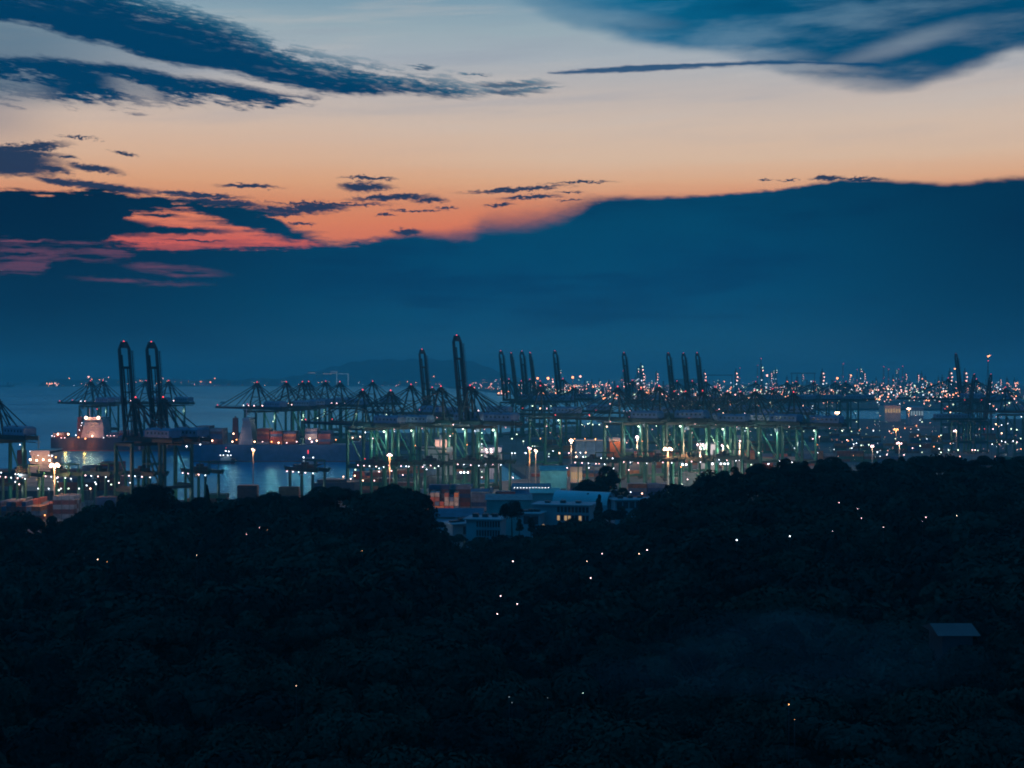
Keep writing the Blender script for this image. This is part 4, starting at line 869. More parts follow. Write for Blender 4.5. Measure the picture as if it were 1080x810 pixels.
def make_truck():
    t = thing('container_truck', 'x', 'truck')
    b = MB(); b.box(-1.2, 1.2, -8.4, -6.1, .9, 3.4, M['white']); b.box(-1.1, 1.1, -8.43, -8.3, 2.1, 3.1, M['glass']); b.build('cab', t)
    b = MB(); b.box(-1.1, 1.1, -6, 6.5, 1.0, 1.35, M['steel']); b.build('trailer', t)
    b = MB(); b.box(-1.2, 1.2, -5.8, 6.3, 1.36, 3.9, M['orange']); b.build('container', t)
    for y in (-7.4, -4.4, 3.6, 5):
        for x in (-1, 1):
            b = MB(); b.tube((x - .2, y, .5), (x + .2, y, .5), .5, M['steel'], 10); b.build('wheel', t)
    for x in (-.85, .85):
        b = MB(); b.ball((x, -8.5, 1.25), .3, M['cool'], 6, 4); b.build('headlight', t)
    return t
tr = make_truck()
for i, (px, Y, th, lb) in enumerate([(706, 905, -25, 'container truck with two white headlights on the yard road below the orange mast'), (715, 918, -25, 'container truck behind another, headlights on, near the wooded ridge'), (742, 1010, -30, 'container truck under the bright green gantry, headlights on'), (530, 905, 30, 'container truck with headlights beside the dim stack behind the campus'), (643, 1010, 20, 'container truck with headlights before the blue warehouse bays'), (470, 930, -20, 'container truck with headlights under the green gantry by the orange stack')]):
    o = tr if i == 0 else copy_tree(tr); o.location = (WX(px, Y), Y, QZ); o.rotation_euler = (0, 0, math.radians(th)); tag(o, lb, 'truck', 'trucks in the port yard')
b = MB(); b.box(-400, 420, 893, 912, QZ + .004, QZ + .012, M['asphalt']); tag(b.build('road'), kind='structure')
b = MB()
for x in range(-395, 415, 12): b.box(x, x + 5, 902.3, 902.7, QZ + .016, QZ + .02, M['paint'])
tag(b.build('road_marking'), kind='structure')

# ------------------------------------------------------------------ port buildings
def shed(label, px0, px1, py, Y, depth, wm, rm, base=QZ, roofh=3.0, wins=0, winmat='windowc', th=0.0, name='warehouse', strip=None, group=None, doors=0):
    X0, X1 = WX(px0, Y), WX(px1, Y); z = WZ(py, Y); w = X1 - X0; hgt = z - base
    t = thing(name, label, 'building', ((X0 + X1) / 2, Y + depth / 2, base), th, group)
    b = MB(); b.box(-w / 2, w / 2, -depth / 2, depth / 2, 0, hgt - roofh, M[wm]); b.build('wall', t)
    b = MB(); e = .8
    b.add([(-w / 2 - e, -depth / 2 - e, hgt - roofh + .003), (w / 2 + e, -depth / 2 - e, hgt - roofh + .003), (w / 2 + e, depth / 2 + e, hgt - roofh + .003), (-w / 2 - e, depth / 2 + e, hgt - roofh + .003), (-w / 2 - e, 0, hgt), (w / 2 + e, 0, hgt)],
          [(0, 1, 5, 4), (2, 3, 4, 5), (1, 2, 5), (3, 0, 4), (3, 2, 1, 0)], M[rm]); b.build('roof', t)
    for i in range(wins):
        x = -w / 2 + (i + .5) * w / wins
        b = MB(); b.box(x - w / wins * .3, x + w / wins * .3, -depth / 2 - .08, -depth / 2 + .1, (hgt - roofh) * .55, (hgt - roofh) * .8, M[winmat]); b.build('window', t)
    for i in range(doors):
        x = -w / 2 + (i + .5) * w / doors
        b = MB(); b.box(x - 2.2, x + 2.2, -depth / 2 - .06, -depth / 2 + .1, .05, min(5, hgt * .5), M['steel']); b.build('door', t)
    if strip:
        n, mt, zz, r = strip
        for i in range(n):
            x = -w / 2 + (i + .5) * w / n
            b = MB(); b.ball((x, -depth / 2 - 1.2, zz), r, M[mt], 6, 4); b.beam((x, -depth / 2, zz + .3), (x, -depth / 2 - 1.2, zz + .3), .12, .12, M['steel']); b.build('eave_lamp', t)
    return t, w, hgt
shed('low shed with a row of white eave lamps in front of the tallest crane', 479, 497, 511, 905, 12, 'concrete', 'slate', QZ, 1.5, 0, strip=(7, 'cool', 9.6, .32))
shed('long low canopy with white eave lamps, below the first lamp row', 488, 515, 516, 880, 12, 'concrete', 'slate', QZ, 1.5, 0, strip=(9, 'cool', 8.6, .32))
shed('long shed with a row of white eave lamps behind the domed campus tree', 541, 580, 511, 880, 22, 'bluewall', 'grey', QZ, 3, 0, strip=(12, 'cool', 12.2, .32), doors=4)
t, w, hh = shed('teal roofed warehouse with one bright lamp on its wall', 570, 598, 492, 965, 18, 'teal', 'teal', QZ, 3.0, 0, doors=3)
point((3, -26, 15), 9000, (.75, 1, .97), .8, t); point((-12, -13, 5), 2500, WARM, .8, t)
t, w, hh = shed('white floodlit port building seen between the legs of the tall crane', 506, 529, 470, 1120, 20, 'white', 'grey', QZ, 1.5, 4, 'glass', doors=2)
for i, mt in enumerate(('pink', 'pink', 'cool')):
    b = MB(); b.ball((-3 + i * 3.6, -12, hh - 5), .8, M[mt], 8, 5); b.beam((-3 + i * 3.6, -10, hh - 4.6), (-3 + i * 3.6, -12, hh - 4.6), .15, .15, M['steel']); b.build('wall_lamp', t)
point((0, -20, hh - 3), 16000, (1, .75, .72), 1, t)
t, w, hh = shed('tall white floodlit block behind the green crane legs', 738, 757, 467, 1200, 16, 'white', 'grey', QZ, 1.2, 3, 'glass'); point((-4, -18, hh - 4), 26000, (1, .85, .8), 1, t)
t, w, hh = shed('pinkish lit office block seen between crane legs near the basin', 459, 474, 462, 1180, 16, 'cream', 'grey', QZ, 1.2, 4, 'window'); point((0, -14, hh - 5), 12000, (1, .55, .45), 1, t)
shed('pale grey block high behind the last green cranes', 777, 784, 458, 1330, 14, 'white', 'grey', QZ, 1, 2, 'glass')
t, w, hh = shed('orange lit shed at the end of the blue warehouse bays', 643, 656, 462, 1330, 20, 'orange', 'cream', QZ, 3, 0, doors=1); point((0, -16, hh), 14000, AMB, 1, t)
t, w, hh = shed('small cream office with orange glow behind the broad tree', 602, 614, 490, 980, 14, 'cream', 'slate', QZ, 1.5, 5, 'window'); point((0, -16, 11), 3000, AMB, 1, t)
for i in range(3):
    t, w, hh = shed(f'blue warehouse bay with lit edges, {ORD[i]} of three under one orange eave', 607.5 + i * 10.6, 617.6 + i * 10.6, 463.5, 1290, 30, 'bluewall', 'bluewall', QZ, 1.5, group='blue warehouse bays')
    for z in (4, 8, 12):
        b = MB(); b.ball((-w / 2 - .35, -15.6, z), .42, M['greenish' if z < 9 else 'warm'], 6, 4); b.build('edge_lamp', t)
    b = MB(); b.box(-w / 2 - .3, w / 2 + .3, -17.4, -17.0, hh - 1.0, hh - .5, M['window']); b.build('eave_strip_light', t)
shed('pale shed across the narrow channel with a white lit roof edge', 960, 974, 428.5, 2360, 26, 'white', 'white', QZ, 2, 5, 'windowc')
t, w, hh = shed('orange lit terminal building across the narrow channel', 933, 950, 426, 2560, 40, 'cream', 'slate', QZ, 3, 6, 'window'); point((0, -44, 30), 16000, AMB, 1, t)

# ------------------------------------------------------------------ campus in the dip of the forest
def slab(t, name, x0, x1, y0, y1, z0, z1, m): b = MB(); b.box(x0, x1, y0, y1, z0, z1, M[m]); return b.build(name, t)
def vault(name, label, px0, px1, py0, py1, Y, depth):
    X0, X1 = WX(px0, Y), WX(px1, Y); z0, z1 = WZ(py1, Y), WZ(py0, Y); w = X1 - X0; h = z1 - z0
    t = thing(name, label, 'building', ((X0 + X1) / 2, Y, z0 - 3), math.radians(-28))
    Lq = w * 1.02; r = depth / 2; b = MB(); n = 16
    ring = [(-r * math.cos(math.pi * i / n), 3 + (h) * math.sin(math.pi * i / n) ** .8) for i in range(n + 1)]
    vs = [(-Lq / 2, y, z) for y, z in ring] + [(Lq / 2, y, z) for y, z in ring]
    b.add(vs, [(i, i + 1, n + 2 + i, n + 1 + i) for i in range(n)], M['vault']); ro = b.build('vaulted_roof', t)
    for p in ro.data.polygons: p.use_smooth = True
    b = MB(); b.add([(Lq / 2 - .6, y * .95, 3 + (z - 3) * .93) for y, z in ring], [tuple(range(n + 1))], M['white']); b.add([(-Lq / 2 + .6, y * .95, 3 + (z - 3) * .93) for y, z in ring], [tuple(range(n + 1))[::-1]], M['white']); b.build('end_wall', t)
    b = MB(); b.tube((Lq / 2 - .59, 0, 3 + h * .45), (Lq / 2 - .45, 0, 3 + h * .45), h * .3, M['glass'], 20); b.build('round_window', t)
    b = MB(); a = math.pi * .3; b.tube((Lq * .12, -r * math.cos(a) * .98, 3 + h * math.sin(a) ** .8 * .98), (Lq * .12, -r * math.cos(a) * 1.03, 3 + h * math.sin(a) ** .8 * 1.03), .5, M['glass'], 14); b.build('round_window', t)
    slab(t, 'base_wall', -Lq / 2, Lq / 2, -r * .97, r * .97, 0, 3.2, 'white')
    return t
vault('arched_hall', 'white hall with long barrel vaulted roof and round end window in the forest dip', 585, 647, 518, 531, 640, 9.5)
def flat_block(label, px0, px1, py, pyb, Y, depth, storeys, wm='white', winm='glass', th=0.0, lit=(), name='school_building', wx0=0.45, nw=9):
    X0, X1 = WX(px0, Y), WX(px1, Y); z1, z0 = WZ(py, Y), WZ(pyb, Y); w = (X1 - X0); h = z1 - z0
    t = thing(name, label, 'building', ((X0 + X1) / 2, Y + depth / 2, z0), math.radians(th), 'campus buildings in the forest dip')
    slab(t, 'wall', -w / 2, w / 2, -depth / 2, depth / 2, -12, h - .5, wm)
    slab(t, 'roof', -w / 2 - 1, w / 2 + 1, -depth / 2 - 1.2, depth / 2 + 1, h - .497, h, wm)
    for i in range(3):
        x = -w / 2 + w * (.2 + .27 * i); b = MB(); b.box(x - 1.1, x + 1.1, -1.4 + i, .6 + i, h, h + R.uniform(.7, 1.5), M['steel']); b.box(x - .6, x + .2, -.9 + i, 0 + i, h + 1.5, h + 1.7, M['concrete']) if i == 1 else None; b.build('roof_unit', t)
    sh = (h - .5) / storeys
    for s in range(storeys):
        zz = s * sh
        if s: slab(t, 'ledge', -w / 2 + w * wx0, w / 2 + .6, -depth / 2 - 1.0, -depth / 2 - .01, zz - .15, zz + .1, wm)
        for i in range(nw):
            x = -w / 2 + w * wx0 + (i + .5) * w * (1 - wx0) / nw; ww = w * (1 - wx0) / nw * .4
            f = MB(); f.box(x - ww - .06, x + ww + .06, -depth / 2 - .05, -depth / 2 + .1, zz + sh * .22, zz + sh * .84, M['steel']); fo = f.build('window', t)
            p = MB(); p.box(x - ww, x + ww, -depth / 2 - .09, -depth / 2 - .053, zz + sh * .25, zz + sh * .81, M[('window' if (s, i) in lit else winm)]); p.build('pane', fo)
            b = MB(); b.beam((x + ww * 1.25, -depth / 2 - .8, zz), (x + ww * 1.25, -depth / 2 - .8, zz + sh - .2), .25, .25, M[wm]); b.build('column', t)
    return t
t = flat_block('white two storey campus block with window band and lit lower floor below the arched hall', 566, 626, 532, 551, 600, 13, 2, th=-14, lit=[(0, 0), (0, 2), (0, 3), (0, 6)], wx0=.42)
t = flat_block('long white campus wing with open gallery beside the arched hall', 646, 688, 526.5, 538.5, 625, 10, 1, th=10, wx0=.03, nw=6)
t = flat_block('white corner block with overhanging roof lowest in the forest dip', 494, 531, 547, 577, 545, 12, 3, th=-10, lit=[(0, 2)], wx0=.3)
t = flat_block('white gable end of the lowest campus block facing the domed tree', 471, 494, 552, 580, 560, 10, 2, th=25, wx0=.5, nw=2)
point((2, -9, 3), 60, (.6, 1, .95), .4, t)
t = flat_block('small white campus house between the domed tree and the two storey block', 550, 572, 541, 556, 590, 10, 1, th=-14, wx0=.2, nw=2)
shed('long slate blue roof half hidden by the round tree above the lowest block', 453, 508, 538, 640, 20, 'concrete', 'slate', 10, 3.0, name='campus_hall')
shed('grey blue roof with a bright lamp behind the lowest campus block', 462, 502, 549.5, 585, 14, 'white', 'slate', 10, 1.4, name='campus_hall')
shed('pale low roof reaching between the domed tree and the eave lamps', 513, 560, 523, 720, 24, 'concrete', 'grey', QZ, 2, name='campus_hall')
shed('pink lit long roof behind the domed tree', 560, 590, 516, 760, 18, 'concrete', 'cream', QZ, 2.0, name='campus_hall')

def post_lamp(px, py, Y, mt, r, lb, pw=0, col=WHT):
    z = WZ(py, Y); base = ground_z(px, Y) if Y < 540 else 8
    t = thing('path_lamp', lb, 'lamp', (WX(px, Y), Y, base), 0, 'lamps among the forest trees')
    b = MB(); b.tube((0, 0, 0), (0, 0, max(2, z - base)), .06, M['steel'], 6, .03); b.build('pole', t)
    b = MB(); b.ball((0, 0, max(2, z - base)), r, M[mt], 8, 5); b.build('lamp', t)
    if pw: point((0, -1, max(2, z - base)), pw, col, .3, t)
post_lamp(499, 550.5, 548, 'greenish', .55, 'bright lamp on the roof edge of the lowest campus block', 250, (.9, 1, .8))
post_lamp(573, 554, 575, 'window', .5, 'yellow lamp at the foot of the two storey campus block', 120, WARM)
post_lamp(575.5, 565, 540, 'greenish', .3, 'dim greenish lamp under the two storey campus block')
post_lamp(689, 533, 600, 'warm', .4, 'peach lamp at the end of the long campus wing')
post_lamp(466, 553, 560, 'greenish', .4, 'small lamp beside the grey blue campus roof', 60)

# ------------------------------------------------------------------ far refinery, far shore
FAR = {}
def far_mesh(kind, k):
    key = (kind, k)
    if key in FAR: return FAR[key]
    rr = random.Random(hash(kind) % 1000 if False else sum(map(ord, kind)) * 7 + k); b = MB(); P_ = M['plant']
    lamp = lambda p, r=2.4: b.ball(p, r, M[rr.choice(['famber', 'fpink', 'fpink', 'fgreen', 'fcool', 'famber'])], 5, 3)
    if kind == 'distillation_column':
        h = 60 + 18 * k
        b.tube((0, 0, 0), (0, 0, h), 4.5, P_, 10); b.tube((0, 0, h), (0, 0, h + 9), 1.6, P_, 8)
        for z in np.arange(10, h, 11): b.tube((0, 0, z), (0, 0, z + .8), 6.2, P_, 10); (rr.random() < .55) and lamp((rr.uniform(-5, 5), -6.5, z + 2), 1.9)
        b.beam((7, 0, 0), (7, 0, h * .8), 1, 1, P_)
    elif kind == 'chimney_stack':
        h = 95 + 15 * k
        b.tube((0, 0, 0), (0, 0, h), 4.2, M['concrete'], 10, 3.0); b.ball((0, -4, h - 1), 2.6, M['redl'], 6, 4); b.ball((0, -4.5, h * .55), 2.2, M['redl'], 6, 4)
    elif kind == 'storage_tank':
        b.tube((0, 0, 0), (0, 0, 18), 20, M['tank'], 20); b.tube((0, 0, 18), (0, 0, 21), 20, M['tank'], 20, 4)
        for a in range(3): lamp((20 * math.cos(a * 2 + k), 20 * math.sin(a * 2 + k) - 2, 19))
    elif kind == 'process_unit':
        w = 40 + 20 * k; hh = [24, 36, 30, 46][k % 4]
        for x in np.arange(-w, w + 1, 14):
            for y in (-8, 8): b.beam((x, y, 0), (x, y, hh), 1.2, 1.2, P_)
        for z in np.arange(8, hh + 1, 9): b.box(-w, w, -9, 9, z, z + .8, P_)
        for i in range(10 + 4 * k): x = rr.uniform(-w, w); b.tube((x, rr.uniform(-5, 5), 0), (x, 0, rr.uniform(.5, 1.5) * hh), rr.uniform(1.2, 3), P_, 8)
        for i in range(9 + 4 * k): lamp((rr.uniform(-w, w), -10.5, rr.uniform(4, hh * 1.05)), rr.choice([1.6, 2, 2.4]))
    elif kind == 'far_warehouse':
        w = 60 + 15 * k; b.box(-w, w, -15, 15, 0, 12, M['tank'])
        b.add([(-w - 1, -16, 12), (w + 1, -16, 12), (w + 1, 16, 12), (-w - 1, 16, 12), (-w - 1, 0, 16), (w + 1, 0, 16)], [(0, 1, 5, 4), (2, 3, 4, 5), (1, 2, 5), (3, 0, 4)], P_)
        for i in range(5): lamp((-w + w * .5 * i, -17, 10), 1.9)
    elif kind == 'far_tower_block':
        h = 34 + 8 * k; b.box(-16, 16, -10, 10, 0, h, M['concrete']); b.box(-4, 4, -3, 3, h, h + 4, M['concrete'])
        for i in range(10): lamp((rr.uniform(-14, 14), -10.6, rr.uniform(4, h - 2)), 1.5)
    FAR[key] = b.mesh(kind); return FAR[key]
FL = {'distillation_column': 'slim lit refinery column ringed with platforms', 'chimney_stack': 'tall dark chimney with red beacons', 'storage_tank': 'round pale storage tank with rim lamps', 'process_unit': 'open steel refinery frame sprinkled with lamps', 'far_warehouse': 'long low lit warehouse roof', 'far_tower_block': 'lit apartment slab'}
FC = {'distillation_column': 'refinery tower', 'chimney_stack': 'chimney', 'storage_tank': 'tank', 'process_unit': 'refinery unit', 'far_warehouse': 'warehouse', 'far_tower_block': 'building'}
def far(kind, k, px, Y, zone, label=None, sc=1.0):
    o = bpy.data.objects.new(kind, far_mesh(kind, k)); COL.objects.link(o)
    o.location = (WX(px, Y), Y, 5); o.rotation_euler = (0, 0, R.uniform(-.25, .25)); o.scale = (sc, sc, sc)
    tag(o, label or f'{FL[kind]} {zone}', FC[kind], f'{FL[kind]}s {zone}')
    return o
def zone_of(px): return 'on the crowded shore behind the raised cranes' if px < 690 else 'behind the close trio of raised booms' if px < 790 else 'beyond the last main quay cranes' if px < 905 else 'in the refinery before the flare terminal' if px < 990 else 'around the flare stack'
for i in range(120):
    px = R.uniform(575, 1085) if i > 24 else R.uniform(560, 700); Y = 1 / R.uniform(1 / 9500, 1 / 4300)
    kd = R.choices(['process_unit', 'storage_tank', 'far_warehouse', 'distillation_column', 'far_tower_block'], [5, 2, 2, 2.2, 1])[0]
    if px < 620 and Y < 6800: Y += 2600
    far(kd, R.randrange(4), px, Y, zone_of(px))
for px, py, Y, k, lb in [(889, 383.5, 6800, 3, 'thickest dark chimney with a big red beacon, tallest of the refinery'), (904, 390, 7200, 1, 'short slim chimney just before the tall lit columns'), (932, 386.5, 7000, 2, 'slim chimney with red top, first of two near each other'), (937, 389, 7000, 1, 'slim chimney with red top, second of two near each other'), (947.5, 389, 7400, 1, 'dim chimney with red top standing apart past the twin chimneys'), (802.5, 378, 7600, 3, 'tall thin mast tower rising above the dry dock'), (799, 385, 7600, 2, 'thin tower beside the tall mast tower'), (952, 386, 7800, 1, 'faint chimney past the twin red topped chimneys'), (1002, 398, 7000, 0, 'stub chimney beside the raised slim boom'), (657, 391, 7600, 1, 'chimney with amber beacons above the crowded shore lights'), (780, 388, 7800, 1, 'faint lattice tower before the mast tower')]:
    sc = (WZ(py, Y) - 5) / (95 + 15 * k); far('chimney_stack', k, px, Y, '', lb, sc)
for px, py, Y, k in [(896, 392, 6900, 2), (907.5, 386.5, 6900, 3), (911, 391, 6900, 2), (818, 388, 7200, 3), (813, 391, 7300, 2), (955, 392, 7000, 2), (968, 393, 6800, 2), (972, 391, 6800, 1), (976, 395, 6800, 1), (1062, 397, 6000, 1), (1055, 398, 6000, 2), (990, 396, 7000, 1), (942, 394, 7200, 1), (924, 397, 7000, 1), (1070, 398, 6200, 0)]:
    sc = (WZ(py, Y) - 5) / (69 + 18 * k); far('distillation_column', k, px, Y, zone_of(px) + ', rising above its neighbours', None, sc)
def gantry(label, px0, px1, py, Y):
    X0, X1 = WX(px0, Y), WX(px1, Y); z = WZ(py, Y) - 5; w = X1 - X0
    t = thing('dockyard_gantry', label, 'gantry crane', ((X0 + X1) / 2, Y, 5), 0, 'shipyard gantries')
    slab(t, 'bridge_girder', -w / 2 - 6, w / 2 + 6, -5, 5, z - 7, z, 'plant')
    for s in (-1, 1):
        b = MB(); b.beam((s * w / 2, -9, 0), (s * w / 2, -1, z - 7), 4, 4, M['plant']); b.beam((s * w / 2, 9, 0), (s * w / 2, 1, z - 7), 4, 4, M['plant']); b.build('leg', t)
gantry('wide pale shipyard gantry with two legs beyond the last cranes', 835, 859, 393, 7600)
gantry('longer fainter shipyard gantry behind the close trio of raised booms', 745, 772, 395, 8000)
t = thing('factory_hall', 'big dark windowless hall on the skyline behind the raised trio', 'building', (WX(727, 8000), 8000, 5)); slab(t, 'wall', -85, 85, -40, 40, 0, 64, 'plant'); slab(t, 'roof', -87, 87, -42, 42, 64.003, 67, 'plant'); slab(t, 'door', -50, -10, -40.3, -40, 0, 40, 'steel')
t = thing('flare_stack', 'tall thin flare stack with flame and red lamp beside short raised booms', 'flare stack', (WX(1042, 5200), 5200, 5)); z = WZ(377, 5200) - 5
b = MB(); b.tube((0, 0, 0), (0, 0, z), 2.6, M['plant'], 8, 1.7)
for s in (-1, 1): b.tube((s * 14, 3, 0), (0, 0, z * .8), .5, M['plant'], 5)
b.build('stack', t); b = MB(); b.ball((1, 0, z + 4), 3.0, M['famber'], 8, 5); b.ball((6, 0, z + 7), 2.4, M['famber'], 8, 5); b.build('flame', t); b = MB(); b.ball((0, -3, z - 12), 3, M['redl'], 8, 5); b.build('beacon', t)
# resort on the far shore
for i, (px0, px1, py, Y) in enumerate([(325, 333, 393, 12300), (341, 350, 394, 12350), (349, 356, 391.5, 12400), (357, 368, 394, 12300)]):
    X0, X1 = WX(px0, Y), WX(px1, Y); z = WZ(py, Y) - 5; w = X1 - X0
    t = thing('resort_block', ['lit roofed resort block standing apart on the far shore', 'resort block with lit parapet, low neighbour of the tallest', 'tallest resort block with two lit roof lines on the far shore', 'resort block with lit roof and one bright lit corner'][i], 'building', ((X0 + X1) / 2, Y, 5), 0, 'far shore resort blocks')
    slab(t, 'wall', -w / 2, w / 2, -15, 15, 0, z, 'concrete'); slab(t, 'lit_parapet', -w / 2, w / 2, -16.2, -15.02, z - 5, z + 1, 'windowc' if i > 1 else 'window')
    if i in (2, 3): slab(t, 'lit_corner', w / 2 - 9, w / 2 - 1, -15.6, -15.02, 3, z - 6, 'windowc')
    if i == 2: slab(t, 'lit_parapet', -w / 2, w / 2, -16.2, -15.02, z - 18, z - 14, 'window')
# lamps of the city: the largest as things, the rest as one mass
def city_pos():
    while True:
        px = R.uniform(545, 1085) if R.random() < .93 else R.uniform(500, 590)
        py = R.triangular(400, 432, 413) if px > 700 else R.triangular(399, 424, 408)
        clus = math.exp(-((px - 605) / 40) ** 2) * .8 + math.exp(-((px - 660) / 28) ** 2) + math.exp(-((px - 765) / 40) ** 2) * 1.1 + math.exp(-((px - 830) / 45) ** 2) + math.exp(-((px - 925) / 60) ** 2) * 1.3 + math.exp(-((px - 1060) / 30) ** 2) * .6 + .25
        if R.random() < clus: break
    if py < 409.5: Y = R.uniform(5500, 9800); z = WZ(py, Y)
    else:
        Y = min(9000, F * (H - R.uniform(10, 40)) / (py - PY0)); Y = max(Y, 3650); z = WZ(py, Y)
    if px < 640: Y = max(Y, 6500); z = WZ(py, Y)
    return px, max(py, 398.5), Y, max(z, 9)
cm = MB(); cmesh = {}
for i in range(1050):
    px, py, Y, z = city_pos()
    mt = R.choices(['famber', 'fpink', 'fgreen', 'fcool'], [4.5, 3.2, 2.0, 1.4] if px < 690 or py < 407 else [2.2, 2.6, 4.0, 2.6])[0]
    if i < 150:
        r = R.choice([.34, .42, .5, .6]) * Y / 1000 * .9; r = round(r * 2) / 2 or .5; hh = round(max(4, z - 5) / 4) * 4
        key = (mt, r, hh)
        if key not in cmesh:
            b = MB(); b.tube((0, 0, 0), (0, 0, hh), .5, M['plant'], 5, .3); b.ball((0, -.6, hh), r, M[mt], 6, 4); cmesh[key] = b.mesh('street_lamp')
        o = bpy.data.objects.new('street_lamp', cmesh[key]); COL.objects.link(o); o.location = (WX(px, Y), Y, 5); zn = zone_of(px)
        tag(o, f'bright {CW[mt]} city lamp {zn}', 'lamp', f'bright {CW[mt]} city lamps {zn}')
    else:
        cm.ball((WX(px, Y), Y, z), R.choice([.1, .12, .15, .19, .25, .36]) * Y / 1000, M[mt], 5, 3)
for px in range(56, 545, 3):                                     # shore lights of the far coast
    if R.random() < .62:
        Y = 12100 if px < 330 else 11900; cm.ball((WX(px + R.uniform(-2, 2), Y), Y - 20, R.uniform(6, 45)), R.choice([1.4, 1.8, 2.2, 2.8, 3.4]), M[R.choice(['famber', 'fpink', 'famber', 'fcool'])], 5, 3)
for px in np.arange(486, 540, 1.2):                              # crowded pier lights
    if R.random() < .8: cm.ball((WX(px, 9000), 9000, R.uniform(6, 70) if px > 497 else R.uniform(6, 20)), R.choice([1.6, 2.2, 2.8]), M[R.choice(['famber', 'fpink', 'fpink', 'fcool'])], 5, 3)
for i in range(430):                                             # lamps of the yards and shores between the main quay and the refinery
    px = R.uniform(560, 1085) if i % 4 else R.uniform(870, 1085); Y = 1 / R.uniform(1 / 2680, 1 / 1250); z = QZ + R.choice([3, 4, 6, 9, 12, 16, 22])
    if px < 690 and Y > 2200: continue
    cm.ball((WX(px, Y), Y, z), R.choice([.07, .09, .11, .15, .2, .32]) * Y / 1000, M[R.choices(['famber', 'fpink', 'fgreen', 'fcool'], [2, 3, 3, 2.4])[0]], 5, 3)
for i in range(200):
    px = R.uniform(640, 1085); Y = 1 / R.uniform(1 / 6500, 1 / 3550)
    cm.ball((WX(px, Y), Y, 5 + R.uniform(3, 30)), R.choice([.12, .16, .22, .3]) * Y / 1000, M[R.choices(['famber', 'fpink', 'fgreen', 'fcool'], [3, 3, 3, 2])[0]], 5, 3)
tag(cm.build('city_lights'), kind='stuff')
for px, py, r, mt, lb in [(93.5, 397.5, 15, 'fpink', 'biggest round lamp of the far shore, right above the far pier cranes'), (73, 399, 8, 'famber', 'amber lamp on the far shore past the floodlit vessel'), (97, 400, 7, 'famber', 'amber lamp close under the biggest far shore lamp'), (105, 400.5, 7, 'famber', 'amber far shore lamp between the two nearby ones'), (109, 400, 7, 'fpink', 'peach far shore lamp above the far pier'), (114.5, 398, 7, 'fpink', 'peach far shore lamp just before the tall raised pair'),
        (148, 401.5, 7, 'famber', 'amber far shore lamp between the two raised booms'), (172, 399, 6, 'fpink', 'peach lamp just past the second raised boom'), (176.5, 402, 7, 'famber', 'amber far shore lamp low past the raised pair'), (212, 402.5, 9, 'famber', 'double amber glow on the far shore before the crane row'), (226.5, 399, 7, 'famber', 'raised amber lamp on the far shore before the crane row'), (222, 403, 9, 'famber', 'amber far shore lamp under the raised amber one'),
        (457.5, 410 - 13, 8, 'famber', 'amber lamp on the shore tower beside the hazy raised boom'), (518, 405, 9, 'fpink', 'peach glow on the crowded pier')]:
    Y = 11900; b = MB(); z = max(WZ(py, Y), 10); b.tube((0, 0, 0), (0, 0, z - 5), 1.0, M['plant'], 5, .6); b.ball((0, -2, z - 5), r * .62, M[mt], 8, 5)
    tag(b.build('shore_lamp', None, (WX(px, Y), Y, 5)), lb, 'lamp', 'lamps of the far shore')
for px, py, r, mt, lb in [(883 + 0, 399, 5, 'famber', 'big orange flare glow at the foot of the thick chimney'), (1007, 389, 4, 'famber', 'round amber lamp on a pole just before the raised slim boom'), (1071, 411, 4.5, 'famber', 'big amber round lamp at the edge beyond the last crane'), (867, 402, 4.5, 'famber', 'wide amber lamp before the thick chimney'), (809, 396, 4.5, 'fpink', 'peach lamp at the foot of the tall mast tower'), (897.5, 396, 3.5, 'famber', 'amber lamp beside the tall lit columns'), (567, 399, 5, 'famber', 'first amber lamp past the solid raised booms'), (578, 399, 6, 'famber', 'second amber lamp past the solid raised booms'), (612, 397, 4.5, 'fpink', 'high peach lamp above the crowded shore lights'), (604, 398, 5.5, 'famber', 'wide amber bar lamp above the crowded shore lights')]:
    Y = 6800; b = MB(); z = WZ(py, Y); b.tube((0, 0, 0), (0, 0, z - 5), 1.0, M['plant'], 5, .6); b.ball((0, -2, z - 5), r, M[mt], 8, 5)
    tag(b.build('shore_lamp', None, (WX(px, Y), Y, 5)), lb, 'lamp', 'large lamps of the refinery shore')

# ------------------------------------------------------------------ forest
def crown_quads(rng, lobes, n, size):
    """leaf sprays spread over and through a set of lobes: centre, radii"""
    w = np.array([l[3] * l[4] for l in lobes]); w = w / w.sum(); P_ = []; N_ = []
    for l, k in zip(lobes, rng.multinomial(n, w)):
        d = rng.normal(size=(k, 3)); d /= np.linalg.norm(d, axis=1)[:, None]; d[:, 2] = np.where(d[:, 2] < -.35, -d[:, 2], d[:, 2])
        rad = rng.choice([rng.uniform(.86, 1.05, k), rng.uniform(.5, 1.1, k)], p=[.8, .2])[:, None]
        P_.append(np.array(l[:3]) + d * rad * np.array([l[3], l[3], l[4]])); N_.append(d)
    P_ = np.vstack(P_); N_ = np.vstack(N_) + rng.normal(scale=.3, size=P_.shape); N_ /= np.linalg.norm(N_, axis=1)[:, None]
    a = np.cross(N_, rng.normal(size=P_.shape)); a /= np.linalg.norm(a, axis=1)[:, None]; b = np.cross(N_, a)
    s = (size * rng.uniform(.55, 1.25, len(P_)))[:, None]; e = s * rng.uniform(.5, .9, len(P_))[:, None]
    V = np.stack([P_ - a * s, P_ - b * e * .6 , P_ + a * s, P_ + b * e], axis=1).reshape(-1, 3)
    return V
